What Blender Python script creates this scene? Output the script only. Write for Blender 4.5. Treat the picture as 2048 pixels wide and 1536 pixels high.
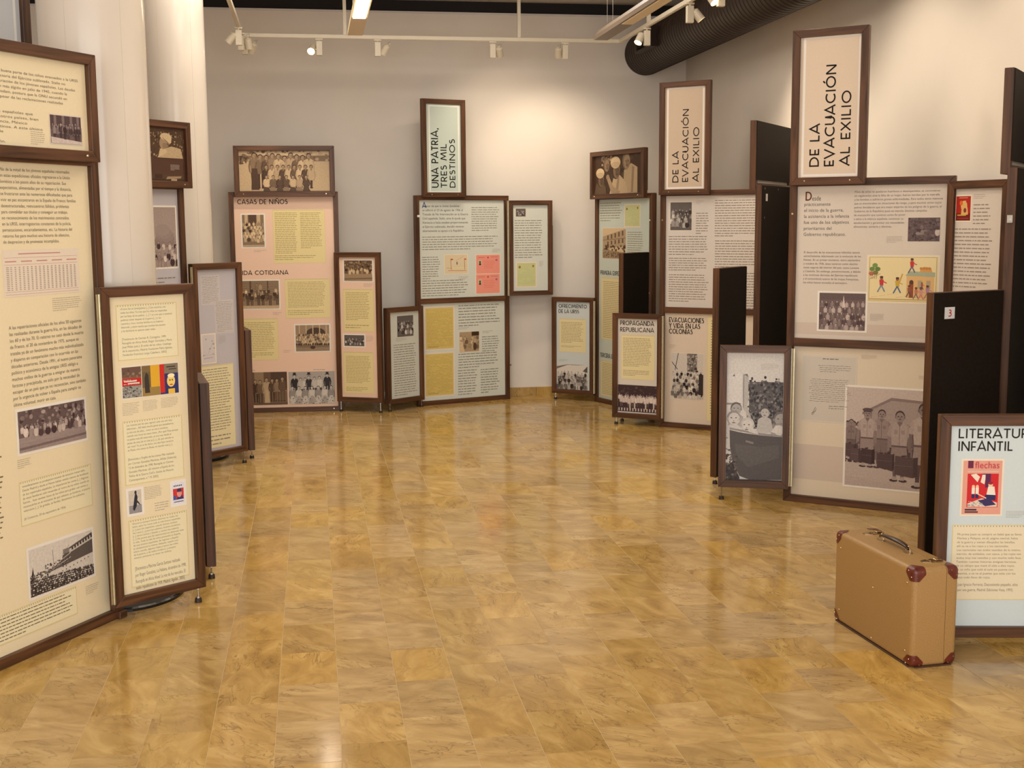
import bpy, bmesh, math, random
from mathutils import Vector, Matrix
sc=bpy.context.scene
for o in list(bpy.data.objects): bpy.data.objects.remove(o)
COL=sc.collection
PI=math.pi; R=math.radians
CAMF,PIT,ROLL,CH=2443.171,R(7.546),R(.417),1.742
# ---------------------------------------------------------------- camera, world, light, exposure
cd=bpy.data.cameras.new('camera'); cam=bpy.data.objects.new('camera',cd); COL.objects.link(cam)
cd.sensor_fit='HORIZONTAL'; cd.sensor_width=36; cd.lens=CAMF/2048*36; cd.clip_start=.05; cd.clip_end=200
t=PIT; c_,s_=math.cos(ROLL),math.sin(ROLL)
fw=Vector((0,math.cos(t),-math.sin(t))); up0=Vector((0,math.sin(t),math.cos(t))); rt0=Vector((1,0,0))
rt=rt0*c_-up0*s_; up=rt0*s_+up0*c_
cam.matrix_world=Matrix(((rt.x,up.x,-fw.x,0),(rt.y,up.y,-fw.y,0),(rt.z,up.z,-fw.z,CH),(0,0,0,1)))
sc.camera=cam
sc.view_settings.view_transform='Standard'; sc.view_settings.look='None'
sc.view_settings.gamma=1; sc.view_settings.use_curve_mapping=False
sc.view_settings.exposure=0.0
w=bpy.data.worlds.new('world'); sc.world=w; w.use_nodes=True
w.node_tree.nodes['Background'].inputs[0].default_value=(.75,.82,1,1)
w.node_tree.nodes['Background'].inputs[1].default_value=.75
RA=R(9.2); EX=Vector((math.cos(RA),math.sin(RA),0)); EY=Vector((-math.sin(RA),math.cos(RA),0))
def RP(a,b,z=0): v=EX*a+EY*b; return Vector((v.x,v.y,z))
def area(name,a,b,z,sx,sy,power,col,rx=0,ry=0,rz=0):
    l=bpy.data.lights.new(name,'AREA'); l.shape='RECTANGLE'; l.size=sx; l.size_y=sy; l.energy=power; l.color=col
    o=bpy.data.objects.new(name,l); COL.objects.link(o); o.location=RP(a,b,z); o.rotation_euler=(rx,ry,RA+rz); return o
WARM=(1,.80,.56)
area('rear_daylight',-.4,-2.3,2.1,6.5,3.0,290,(1,.96,.9),rx=R(90))  # unseen fill added behind the camera to lift walls and camera-facing boards
area('ceiling_light_front',-.2,2.2,3.7,2.6,1.6,40,(1,.9,.76))  # added overhead fill near the camera, no fixture modelled
area('ceiling_light_middle',.9,6.3,3.7,2.2,1.6,55,(1,.9,.76))  # second added fill under the ceiling, over the mid hall
area('ceiling_light_rear',.6,9.0,3.75,3.4,1.2,70,(1,.92,.82))  # fill added under the far ceiling to brighten the back wall
PAN={'R1': (1.693, 7.499, -29.4, 0.959, 0, 1.987), 'R2': (1.249, 10.313, -29.3, 0.976, 0, 1.992), 'C': (-0.896, 11.56, 28.0, 0.993, 0, 1.998), 'P0': (0.806, 11.828, -62.2, 0.967, 0, 1.992), 'CA': (-2.562, 11.212, 7.1, 0.985, 0, 2.032), 'L2': (-2.71, 7.661, 62.0, 0.976, 0, 2.025), 'L1': (-2.128, 4.387, 67.7, 0.976, 0, 2.034), 'R1w': (1.289, 7.527, -12.1, 0.435, 0.083, 0.894), 'R2w': (0.864, 10.458, -27.1, 0.451, 0.061, 0.903), 'Cw': (-1.148, 11.219, 45.7, 0.451, 0.069, 0.897), 'P0w': (0.393, 11.986, -29.5, 0.457, 0.063, 0.95), 'CAw': (-1.631, 11.283, -16, 0.45, 0.095, 1.384), 'L2w': (-2.211, 8.502, 51.9, 0.437, 0.089, 1.382), 'L1w': (-1.748, 5.194, 44.7, 0.45, 0.071, 1.408), 'Cn': (-0.019, 11.975, 15.8, 0.445, 1.028, 0.923), 'R1n': (2.474, 7.001, -60, 0.41, 1.039, 0.914), 'R1t': (1.681, 7.454, -29.4, 0.448, 1.95, 0.905), 'R2t': (1.229, 10.273, -29.3, 0.443, 1.956, 0.913), 'Ct': (-0.816, 11.551, 28, 0.448, 1.981, 0.904), 'P0t': (0.757, 11.825, -62.2, 0.912, 1.953, 0.441), 'CAt': (-2.496, 11.175, 7.1, 0.901, 1.988, 0.454), 'L2t': (-2.618, 7.738, 62, 0.906, 1.989, 0.444), 'L1t': (-2.074, 4.401, 67.7, 0.906, 2.005, 0.441), 'LI': (1.725, 4.85, -1.9, 0.45, 0.033, 0.927)}
IT={'C': [('h', 0.0828, 1.8817, 0.1241, 1.9326, 'A', (38, 62, 120)), ('tx', 0.0824, 1.6495, 0.5611, 1.9097, ['   pesar de que la Unión Soviética', 'se adhirió el 23 de agosto de 1936 al', 'Tratado de No Intervención en la Guerra', 'Civil española, Stalin, ante la ayuda que', 'Alemania e Italia estaban proporcionando', 'al Ejército sublevado, decidió mostrar', 'abiertamente su apoyo a la República.'], (70, 70, 66)), ('m', 0.598, 1.6566, 0.9022, 1.8968, 11), ('m', 0.0771, 1.4805, 0.893, 1.6211, 6), ('m', 0.0735, 1.2054, 0.2575, 1.4298, 10), ('m', 0.0694, 1.0424, 0.5575, 1.2068, 7), ('art', 0.3072, 1.2565, 0.5486, 1.4357, 'swing'), ('art', 0.6435, 1.2474, 0.8998, 1.4281, 'pink'), ('art', 0.6412, 1.0562, 0.8979, 1.2409, 'pink'), ('c', 0.4532, 1.1968, 0.5625, 1.2327, 3), ('c', 0.8211, 1.4537, 0.9078, 1.4883, 3), ('art', 0.0932, 0.5364, 0.3943, 0.9373, 'ochre'), ('art', 0.0853, 0.0857, 0.3876, 0.497, 'ochre'), ('m', 0.4456, 0.7385, 0.8947, 0.9608, 8), ('ph', 0.4543, 0.4963, 0.6637, 0.6882, 'meal', 1), ('m', 0.6975, 0.4837, 0.8897, 0.6442, 7), ('m', 0.4388, 0.3324, 0.8882, 0.4883, 6), ('m', 0.4327, 0.0697, 0.6393, 0.3284, 10), ('m', 0.6783, 0.0729, 0.8857, 0.3245, 10), ('c', 0.4424, 0.714, 0.5581, 0.7399, 2), ('c', 0.7045, 0.6666, 0.8265, 0.6956, 2)], 'Cw': [('ph', 0.1427, 0.6195, 0.34, 0.8138, 'crowd', 0), ('c', 0.1233, 0.5756, 0.2589, 0.613, 3), ('m', 0.0934, 0.064, 0.3712, 0.5584, 22)], 'Cn': [('ph', 0.077, 0.7683, 0.1765, 0.844, 'crowd', 1), ('m', 0.0652, 0.3602, 0.3567, 0.7425, 16), ('art', 0.083, 0.0862, 0.2779, 0.3176, 'lime'), ('c', 0.3143, 0.2797, 0.3564, 0.3367, 4)], 'Ct': [('border', 0.0738, 0.0413, 0.3893, 0.8504), ('v', 0.0932, 0.0873, 0.1719, 0.6414, 'UNA PATRIA,'), ('v', 0.1876, 0.0879, 0.2585, 0.493, 'TRES MIL'), ('v', 0.2802, 0.0885, 0.3459, 0.5394, 'DESTINOS')], 'R2t': [('border', 0.0607, 0.0494, 0.3846, 0.8693), ('v', 0.1096, 0.1, 0.1689, 0.3536, 'DE LA'), ('v', 0.1957, 0.1029, 0.2531, 0.6917, 'EVACUACIÓN'), ('v', 0.2878, 0.1021, 0.346, 0.5435, 'AL EXILIO')], 'R2': [('ph', 0.0836, 1.6655, 0.2716, 1.8951, 'crowd', 1), ('c', 0.3077, 1.8788, 0.3797, 1.9103, 3), ('m', 0.309, 1.6308, 0.4222, 1.815, 9), ('m', 0.0704, 1.4568, 0.4247, 1.6251, 8), ('m', 0.0722, 1.3275, 0.4201, 1.4444, 6), ('m', 0.0745, 1.0678, 0.4266, 1.3062, 12), ('m', 0.4733, 1.6098, 0.854, 1.9175, 15), ('m', 0.4784, 1.3574, 0.859, 1.5892, 11), ('m', 0.4824, 0.9759, 0.8667, 1.3284, 16), ('h', 0.0813, 0.896, 0.3904, 0.9375, 'EVACUACIONES'), ('h', 0.0818, 0.8473, 0.3569, 0.8888, 'Y VIDA EN LAS'), ('h', 0.0823, 0.8, 0.2918, 0.8416, 'COLONIAS'), ('ph', 0.1043, 0.2533, 0.3922, 0.637, 'refugees', 1), ('c', 0.0837, 0.6748, 0.1452, 0.7109, 4), ('note', 0.4238, 0.0755, 0.6511, 0.9553), ('m', 0.4537, 0.1331, 0.6208, 0.9309, 36)], 'R2w': [('h', 0.065, 0.8005, 0.3713, 0.8398, 'PROPAGANDA'), ('h', 0.0652, 0.7452, 0.3717, 0.7831, 'REPUBLICANA'), ('note', 0.0733, 0.3356, 0.3799, 0.7207), ('m', 0.0922, 0.4462, 0.3561, 0.6966, 18), ('m', 0.0936, 0.3654, 0.3368, 0.419, 4), ('ph', 0.046, 0.0547, 0.405, 0.287, 'choir', 0)], 'P0': [('m', 0.062, 1.7408, 0.4479, 1.9264, 8), ('art', 0.4922, 1.6952, 0.7419, 1.8901, 'lime'), ('ph', 0.1115, 1.3964, 0.5093, 1.6785, 'building', 1), ('m', 0.5397, 1.4327, 0.7984, 1.6528, 11), ('h', 0.0702, 1.2374, 0.5737, 1.2776, 'PRIMERA EXPEDICIÓN'), ('note', 0.0822, 0.6184, 0.716, 1.213), ('m', 0.122, 0.6348, 0.6878, 1.1821, 32), ('h', 0.07, 0.4434, 0.5241, 0.4846, 'TERCERA EXPEDICIÓN'), ('note', 0.0765, 0.0669, 0.694, 0.4143), ('m', 0.1074, 0.0872, 0.6655, 0.3975, 20)], 'P0t': [('ph', 0.046, 0.0303, 0.787, 0.4349, 'caps', 0)], 'P0w': [('h', 0.0684, 0.8452, 0.3744, 0.8809, 'OFRECIMIENTO'), ('h', 0.0683, 0.7946, 0.2885, 0.8303, 'DE LA URSS'), ('note', 0.0745, 0.412, 0.366, 0.7407), ('m', 0.0964, 0.5024, 0.3368, 0.7115, 14), ('m', 0.0959, 0.4565, 0.3368, 0.4783, 2), ('ph', 0.046, 0.0399, 0.3815, 0.2923, 'march', 0), ('c', 0.0736, 0.3173, 0.1705, 0.3404, 3)], 'CA': [('h', 0.0758, 1.9219, 0.5269, 1.9654, 'CASAS DE NIÑOS'), ('ph', 0.1128, 1.5358, 0.3083, 1.8258, 'school', 2), ('note', 0.3884, 1.3817, 0.8606, 1.871), ('m', 0.4066, 1.4684, 0.6084, 1.8497, 23), ('m', 0.6365, 1.516, 0.8315, 1.8482, 20), ('m', 0.3974, 1.4087, 0.78, 1.4593, 3), ('c', 0.2094, 1.4849, 0.3256, 1.5109, 2), ('h', 0.0603, 1.2789, 0.5148, 1.3184, 'VIDA COTIDIANA'), ('ph', 0.046, 0.9703, 0.4237, 1.2238, 'cabin', 2), ('note', 0.4785, 0.8737, 0.891, 1.2387), ('m', 0.505, 0.9716, 0.8633, 1.215, 17), ('m', 0.4996, 0.9022, 0.8546, 0.9524, 3), ('note', 0.046, 0.4903, 0.4058, 0.8772), ('m', 0.046, 0.5761, 0.3784, 0.8492, 17), ('m', 0.046, 0.5145, 0.3833, 0.5664, 3), ('ph', 0.5636, 0.5661, 0.8732, 0.8083, 'theatre', 2), ('c', 0.4471, 0.555, 0.5257, 0.5845, 2), ('c', 0.3628, 0.909, 0.4436, 0.938, 2), ('c', 0.7168, 0.3827, 0.8961, 0.4035, 1), ('c', 0.1134, 0.3866, 0.2149, 0.4084, 1), ('ph', 0.046, 0.0708, 0.4724, 0.3773, 'dance', 0), ('ph', 0.4858, 0.0708, 0.9115, 0.3735, 'costume', 0)], 'CAw': [('ph', 0.0928, 1.1228, 0.3694, 1.3092, 'field', 2), ('c', 0.2803, 1.0681, 0.3725, 1.1017, 3), ('note', 0.0737, 0.6558, 0.3775, 1.048), ('m', 0.0999, 0.7587, 0.3385, 1.0234, 17), ('m', 0.0918, 0.6829, 0.3485, 0.7258, 2), ('ph', 0.077, 0.5209, 0.2762, 0.6227, 'crowd', 2), ('c', 0.2936, 0.5658, 0.3709, 0.6225, 5), ('note', 0.0622, 0.0783, 0.3638, 0.4675), ('m', 0.0869, 0.1754, 0.3363, 0.4331, 18), ('m', 0.0835, 0.0991, 0.3151, 0.1426, 3)], 'CAt': [('ph', 0.046, 0.0507, 0.855, 0.4187, 'youths', 0)], 'L2t': [('ph', 0.1786, 0.1986, 0.856, 0.384, 'beret', 0), ('wc', 0.7204, 0.1169, 0.8126, 0.1584, 5), ('ph', 0.1589, 0.0427, 0.8465, 0.0892, 'bench', 0)], 'L2': [('ph', 0.67, 1.4557, 0.9048, 1.8596, 'smoke', 2), ('m', 0.6556, 1.3414, 0.9091, 1.3969, 2), ('note', 0.2098, 1.1102, 0.5431, 1.9224)], 'L2w': [('letter', 0.0801, 1.0882, 0.2489, 1.299), ('letter', 0.1922, 0.8782, 0.3628, 1.1201), ('art', 0.0746, 0.6793, 0.1866, 0.8787, 'doodle'), ('c', 0.2208, 0.8063, 0.2863, 0.8642, 6), ('note', 0.0572, 0.063, 0.3413, 0.6596), ('m', 0.0692, 0.3581, 0.3221, 0.6403, 15), ('m', 0.0747, 0.1827, 0.3166, 0.3583, 9), ('m', 0.0716, 0.0778, 0.3158, 0.1625, 3)], 'L1t': [('tx', 0.2248, 0.2211, 0.8166, 0.3326, ['de los años 40 que buena parte de los niños evacuados a la URSS', 'protagonizaba la victoria del Ejército sublevado. Stalin no', 'se opuso a la repatriación de los jóvenes españoles. Las deudas', 'llegaron a su punto más álgido en julio de 1945, cuando la', 'conferencia de Potsdam, postura que la ONU secundó en', 'marzo de 1953, a pesar de las reclamaciones realizadas'], (105, 92, 72)), ('tx', 0.2119, 0.0544, 0.6024, 0.1785, ['con los jóvenes españoles que', 'para emigrar a otros países, bien', 'nueva vida, Francia, México', 'principales destinos. A este último', 'españoles desde', 'realizado por', 'Cuba revolución.'], (105, 92, 72)), ('ph', 0.6455, 0.0677, 0.8216, 0.1796, 'officials', 1), ('c', 0.5355, 0.0549, 0.6128, 0.1093, 7)], 'L1': [('tx', 0.4383, 1.6689, 0.8509, 1.9675, ['Más de la mitad de los jóvenes españoles retornados', 'en estas expediciones oficiales regresaron a la Unión', 'Soviética a los pocos años de su repatriación. Sus', 'expectativas, alimentadas por el tiempo y la distancia,', 'se frustraron ante las numerosas dificultades que para', 'vivir en paz encontraron en la España de Franco: familias', 'desestructuradas, reencuentros fallidos, problemas', 'para convalidar sus títulos y conseguir un trabajo,', 'no reconocimiento de los matrimonios contraídos', 'en la URSS, interrogatorios constantes de la policía,', 'persecuciones, encarcelamientos, etc. La historia del', 'retorno fue para muchos una historia de silencios,', 'de desprecios y de promesas incumplidas.'], (92, 84, 68)), ('table', 0.4276, 1.4625, 0.8499, 1.6474), ('c', 0.6832, 1.3903, 0.8535, 1.4484, 7), ('tx', 0.4399, 1.0282, 0.855, 1.3495, ['A las repatriaciones oficiales de los años 50 siguieron', 'las realizadas durante la guerra fría, en las décadas de', 'los 60 y de los 70. El retorno no cesó desde la muerte', 'de Franco, el 20 de noviembre de 1975, aunque se', 'trataba ya de un fenómeno mucho más individualizado', 'y disperso en comparación con lo ocurrido en las', 'décadas anteriores. Desde 1991, el nuevo panorama', 'político y económico de la antigua URSS obligó a', 'muchos «niños de la guerra» a emigrar de manera', 'forzosa y precipitada, no sólo por la necesidad de', 'escapar de un país que ya no reconocían, sino también', 'por la urgencia de volver a España para cumplir su', 'última voluntad: morir en casa.'], (92, 84, 68)), ('ph', 0.4573, 0.8375, 0.8373, 1.0043, 'picnic', 2), ('c', 0.4406, 0.7746, 0.5148, 0.8151, 5), ('note', 0.4428, 0.5385, 0.8567, 0.7212), ('tx', 0.4583, 0.5594, 0.8452, 0.7053, ['Inmediatamente se produjeron escenas de emoción inenarrable.', 'Desde Madrid y desde el Norte habían venido cientos de familiares', 'de los repatriados españoles. La impaciencia les comía [...] Algunos', 'de estos familiares sólo recuerdan el rostro de los niños cuando se', 'fueron... Ayer estaban listos de los niños para grabar con verlos y', 'reconocerlos en el momento de que saltasen, ya hombres, al puerto', 'valenciano [...]. Se gritaba, se lloraba. Besamanos los pañuelos.', '', '(El Comercio, 29 de septiembre de 1956)'], (120, 105, 80)), ('ph', 0.4705, 0.2357, 0.8404, 0.4331, 'ship', 2), ('c', 0.7854, 0.1553, 0.8673, 0.1963, 5), ('note', 0.1593, 0.0912, 0.7294, 0.213), ('m', 0.163, 0.1018, 0.7097, 0.203, 7), ('m', 0.0783, 0.4924, 0.3636, 0.9739, 24)], 'L1w': [('note', 0.0793, 1.0855, 0.3706, 1.3288), ('tx', 0.1002, 1.2077, 0.3462, 1.3145, ['«Franco fue un sinvergüenza [...] Con nosotros, con', 'todos los niños. Yo creo que los niños no respondían', 'por las faltas de los padres... [...] Y yo creo que si nosotros', 'pudimos volver después de la guerra [...] a los', 'cuarenta y cinco, muchas familias no se hubieran', 'destruido, y ahora resulta que muchos han muerto', 'y los familiares no quieren saber nada».'], (120, 110, 88)), ('tx', 0.1009, 1.1027, 0.3411, 1.1832, ['[Testimonio de Carmen R. Cartagena, 1999.', 'Recogido en Alicia Alted, Roger González y María', 'José Millán (eds.): El exilio de los niños. Catálogo', 'de la exposición, Madrid: Fundación Pablo Iglesias,', 'Fundación Francisco Largo Caballero, 2003]'], (120, 110, 88)), ('art', 0.093, 0.92, 0.3627, 1.0549, 'books'), ('c', 0.0882, 0.843, 0.1683, 0.9009, 8), ('c', 0.1848, 0.8528, 0.2573, 0.9029, 8), ('c', 0.2736, 0.858, 0.3621, 0.9049, 7), ('note', 0.0849, 0.5324, 0.3727, 0.8185), ('tx', 0.1029, 0.6819, 0.3513, 0.8038, ['Las razones por las que regresó cada uno son muy', 'diferentes... Allí había mucha gente que pensábamos,', 'ya era una de ellos... «vivir en tierra soviética', 'cuando uno tiene los sesos bien». ¿Por qué? Pues porque', 'mi padre está allí enterrado, ya era rusa desde el', 'punto de vista de mi vida ya [...]. ¿Es qué sentido es', 'ser ruso? Yo ya te he dicho, mis dos hijos nacieron', 'en Rusia, mis nietos en Rusia, mi marido ruso [...].'], (120, 110, 88)), ('tx', 0.1027, 0.5464, 0.3377, 0.6525, ['[Entrevista a Virgilio de los Llanos Más realizada', 'por Carmen González Martínez, Alfafar (Valencia),', '12 de diciembre de 1998. Recogida en Carmen', 'González Martínez: «El retorno a España de los', "'Niños de la Guerra Civil'». Anales de Historia", 'Contemporánea, n.º 19, 2003]'], (120, 110, 88)), ('ph', 0.0963, 0.4037, 0.1571, 0.5073, 'statue', 2), ('ph', 0.3101, 0.4108, 0.3681, 0.5095, 'portrait', 2), ('c', 0.1719, 0.4552, 0.2584, 0.5153, 8), ('c', 0.2194, 0.3935, 0.2903, 0.438, 4), ('note', 0.0905, 0.0687, 0.3773, 0.3751), ('tx', 0.1076, 0.195, 0.3567, 0.3613, ['Nosotros siempre fuimos distintos en todos los', 'lados, para los rusos toda la vida fuimos españoles', '[...] para los españoles, cuando fuimos, éramos', 'los rusos [...] para los cubanos, éramos soviéticos', '[...] ahora somos y España, y somos los cubanos', '[...] Me parece que [la separación] nos destrozó toda', 'la vida. Toda la vida de niños pensando en España,', 'de que éramos españoles, de regresar a España,', 'la adolescencia lo mismo, después, cuando uno', 'ahora cuando, algunos viajes y tantos los niños', 'de la guerra, y de todos modos [...] siempre', 'estamos pensando en hacer las maletas.'], (120, 110, 88)), ('tx', 0.1107, 0.0519, 0.362, 0.1598, ['[Entrevista a Macrina García Santana realizada', 'por Roger González, La Habana, diciembre de 1998.', 'Recogida en Alicia Alted: La voz de los vencidos. El', 'exilio republicano de 1939, Madrid: Aguilar, 2005]'], (120, 110, 88))], 'R1': [('h', 0.0933, 1.8579, 0.1297, 1.9112, 'D', (110, 62, 40)), ('tx', 0.1335, 1.8576, 0.186, 1.885, ['esde'], (70, 60, 54)), ('tx', 0.0847, 1.6404, 0.3576, 1.8447, ['prácticamente', 'el inicio de la guerra,', 'la asistencia a la infancia', 'fue uno de los objetivos', 'prioritarios del', 'Gobierno republicano.'], (78, 68, 62)), ('tx', 0.3859, 1.691, 0.8898, 1.9113, ['Miles de niños se quedaron huérfanos o desamparados, se convirtieron', 'en vagabundos ante la falta de un hogar, fueron heridos por la metralla', 'y las bombas o sufrieron graves enfermedades. Para todos estos menores', 'que se encontraban en situaciones de riesgo, y para muchos otros cuyos', 'padres decidieron que era mejor alejarlos de los peligros de la guerra, el', 'Gobierno de la República puso en marcha distintas campañas', 'de evacuación que tuvieron como fin poner', 'a salvo a la infancia española, continuar su', 'escolarización y garantizar sus necesidades', 'alimenticias, sanitaria y afectivas.'], (100, 90, 82)), ('ph', 0.7012, 1.6147, 0.8794, 1.7507, 'faces', 0), ('c', 0.5798, 1.6058, 0.6788, 1.6468, 5), ('tx', 0.0895, 1.3556, 0.4351, 1.5542, ['El desarrollo de las evacuaciones infantiles estuvo', 'estrechamente relacionado con la evolución de los', 'frentes. En un primer momento, entre septiembre', 'y octubre de 1936, éstas tuvieron como destino', 'zonas seguras del interior del país, como Levante', 'y Cataluña. Sin embargo, posteriormente, y debido', 'a las continuas derrotas del Ejército republicano', 'y al contundente avance de las tropas franquistas,', 'los niños fueron enviados al extranjero.'], (92, 82, 74)), ('art', 0.4791, 1.2586, 0.8789, 1.5267, 'village'), ('band', 0.046, 1.0491, 0.913, 1.1206), ('ph', 0.1928, 1.0824, 0.4699, 1.3041, 'crowd2', 2), ('c', 0.4984, 1.1447, 0.5825, 1.1876, 7), ('letter2', 0.0949, 0.511, 0.4317, 0.9219), ('c', 0.455, 0.912, 0.5519, 0.9387, 5), ('band', 0.0541, 0.145, 0.9052, 0.3645), ('c', 0.7925, 0.8082, 0.8809, 0.8322, 4), ('ph', 0.3761, 0.1352, 0.9056, 0.7397, 'boys', 2)], 'R1n': [('art', 0.0481, 0.6934, 0.1466, 0.8288, 'redposter'), ('c', 0.1666, 0.8123, 0.2546, 0.8416, 3), ('m', 0.1667, 0.6685, 0.2817, 0.7916, 6), ('m', 0.046, 0.315, 0.3004, 0.6585, 16), ('m', 0.0618, -0.0127, 0.3202, 0.2941, 16)], 'R1w': [('ph', 0.046, 0.0308, 0.389, 0.847, 'bath', 0), ('c', 0.2512, 0.745, 0.363, 0.7835, 6)], 'R1t': [('border', 0.0622, 0.0493, 0.402, 0.8644), ('v', 0.1068, 0.1062, 0.1716, 0.3589, 'DE LA'), ('v', 0.1947, 0.1068, 0.2607, 0.6963, 'EVACUACIÓN'), ('v', 0.29, 0.1075, 0.353, 0.5433, 'AL EXILIO')], 'LI': [('h', 0.0792, 0.8293, 0.3996, 0.8686, 'LITERATURA'), ('h', 0.0789, 0.7771, 0.2969, 0.8165, 'INFANTIL'), ('art', 0.1033, 0.5149, 0.2595, 0.7368, 'magazine'), ('c', 0.2831, 0.4995, 0.3568, 0.5304, 5), ('note', 0.0692, 0.1545, 0.404, 0.4707), ('tx', 0.0903, 0.2428, 0.3531, 0.4355, ['Mi prima Juani se compró un bebé que se llama', 'Flechas y Pelayos, en él, página central, había', 'de la guerra y vienen dibujados las batallas,', 'allí se ve a los rojos y a los nacionales.', 'Los nacionales van todos vestidos de lo mismo,', 'marrón, de soldados, con casco, y los rojos van', 'todos muy mal vestidos y con mucho vello feos.', 'También cuentan historias antiguas heroicas,', 'de un obispo que mató él sólo a diez rojos,', 'de un niño que voló él solo un puente con', 'dinamita, o se ve el puente que salta con los', 'rojos todo lleno de rojos.'], (120, 105, 84)), ('tx', 0.0988, 0.1874, 0.3438, 0.2256, ['Juan Ignacio Ferreras, Descosiendo pequeño, años', 'por una guerra, Madrid: Ediciones Vosa, 1993)'], (120, 105, 84))]}
# ---------------------------------------------------------------- materials
def newmat(name):
    m=bpy.data.materials.new(name); m.use_nodes=True; nt=m.node_tree; return m,nt,nt.nodes['Principled BSDF']
def sr(c):
    return tuple(((v/255)/12.92 if v/255<=.04045 else ((v/255+.055)/1.055)**2.4) for v in c[:3])+(1,)
def plain(name,col,rough=.5,metal=0,spec=.5,noise=.06,nscale=8,bump=0,emit=0):
    m,nt,p=newmat(name); c=sr(col)
    p.inputs['Roughness'].default_value=rough; p.inputs['Metallic'].default_value=metal; p.inputs['Specular IOR Level'].default_value=spec
    tc=nt.nodes.new('ShaderNodeTexCoord'); n=nt.nodes.new('ShaderNodeTexNoise'); n.inputs['Scale'].default_value=nscale; n.inputs['Detail'].default_value=4
    nt.links.new(tc.outputs['Object'],n.inputs['Vector'])
    r=nt.nodes.new('ShaderNodeValToRGB'); r.color_ramp.elements[0].position=.3; r.color_ramp.elements[1].position=.7
    r.color_ramp.elements[0].color=tuple(x*(1-noise) for x in c[:3])+(1,); r.color_ramp.elements[1].color=tuple(min(1,x*(1+noise)) for x in c[:3])+(1,)
    nt.links.new(n.outputs['Fac'],r.inputs['Fac']); nt.links.new(r.outputs[0],p.inputs['Base Color'])
    if bump:
        b=nt.nodes.new('ShaderNodeBump'); b.inputs['Strength'].default_value=bump; b.inputs['Distance'].default_value=.002
        nt.links.new(n.outputs['Fac'],b.inputs['Height']); nt.links.new(b.outputs[0],p.inputs['Normal'])
    if emit:
        p.inputs['Emission Color'].default_value=c; p.inputs['Emission Strength'].default_value=emit
    return m
def wood_mat():
    m,nt,p=newmat('walnut'); tc=nt.nodes.new('ShaderNodeTexCoord'); mp=nt.nodes.new('ShaderNodeMapping')
    mp.inputs['Scale'].default_value=(2.2,40,40)
    oi=nt.nodes.new('ShaderNodeObjectInfo'); ad=nt.nodes.new('ShaderNodeVectorMath'); ad.operation='ADD'
    ml=nt.nodes.new('ShaderNodeMath'); ml.operation='MULTIPLY'; ml.inputs[1].default_value=37
    nt.links.new(oi.outputs['Random'],ml.inputs[0]); nt.links.new(tc.outputs['Object'],ad.inputs[0]); nt.links.new(ml.outputs[0],ad.inputs[1])
    nt.links.new(ad.outputs[0],mp.inputs['Vector'])
    n=nt.nodes.new('ShaderNodeTexNoise'); n.inputs['Scale'].default_value=1.0; n.inputs['Detail'].default_value=6; n.inputs['Distortion'].default_value=.6
    nt.links.new(mp.outputs[0],n.inputs['Vector'])
    r=nt.nodes.new('ShaderNodeValToRGB'); r.color_ramp.elements[0].position=.3; r.color_ramp.elements[1].position=.72
    r.color_ramp.elements[0].color=sr((54,33,20)); r.color_ramp.elements[1].color=sr((108,70,44))
    nt.links.new(n.outputs['Fac'],r.inputs['Fac']); nt.links.new(r.outputs[0],p.inputs['Base Color'])
    p.inputs['Roughness'].default_value=.42; p.inputs['Specular IOR Level'].default_value=.4
    b=nt.nodes.new('ShaderNodeBump'); b.inputs['Strength'].default_value=.15; b.inputs['Distance'].default_value=.001
    nt.links.new(n.outputs['Fac'],b.inputs['Height']); nt.links.new(b.outputs[0],p.inputs['Normal'])
    return m
def print_mat(name,rough,grain):
    m,nt,p=newmat(name); a=nt.nodes.new('ShaderNodeVertexColor'); a.layer_name='print'
    tc=nt.nodes.new('ShaderNodeTexCoord'); n=nt.nodes.new('ShaderNodeTexNoise'); n.inputs['Scale'].default_value=90; n.inputs['Detail'].default_value=3
    nt.links.new(tc.outputs['Object'],n.inputs['Vector'])
    mr=nt.nodes.new('ShaderNodeMapRange'); mr.inputs[1].default_value=.3; mr.inputs[2].default_value=.7; mr.inputs[3].default_value=1-grain; mr.inputs[4].default_value=1+grain
    nt.links.new(n.outputs['Fac'],mr.inputs[0])
    mx=nt.nodes.new('ShaderNodeVectorMath'); mx.operation='SCALE'; nt.links.new(a.outputs['Color'],mx.inputs[0]); nt.links.new(mr.outputs[0],mx.inputs['Scale'])
    nt.links.new(mx.outputs[0],p.inputs['Base Color']); p.inputs['Roughness'].default_value=rough; p.inputs['Specular IOR Level'].default_value=.25
    return m
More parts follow.
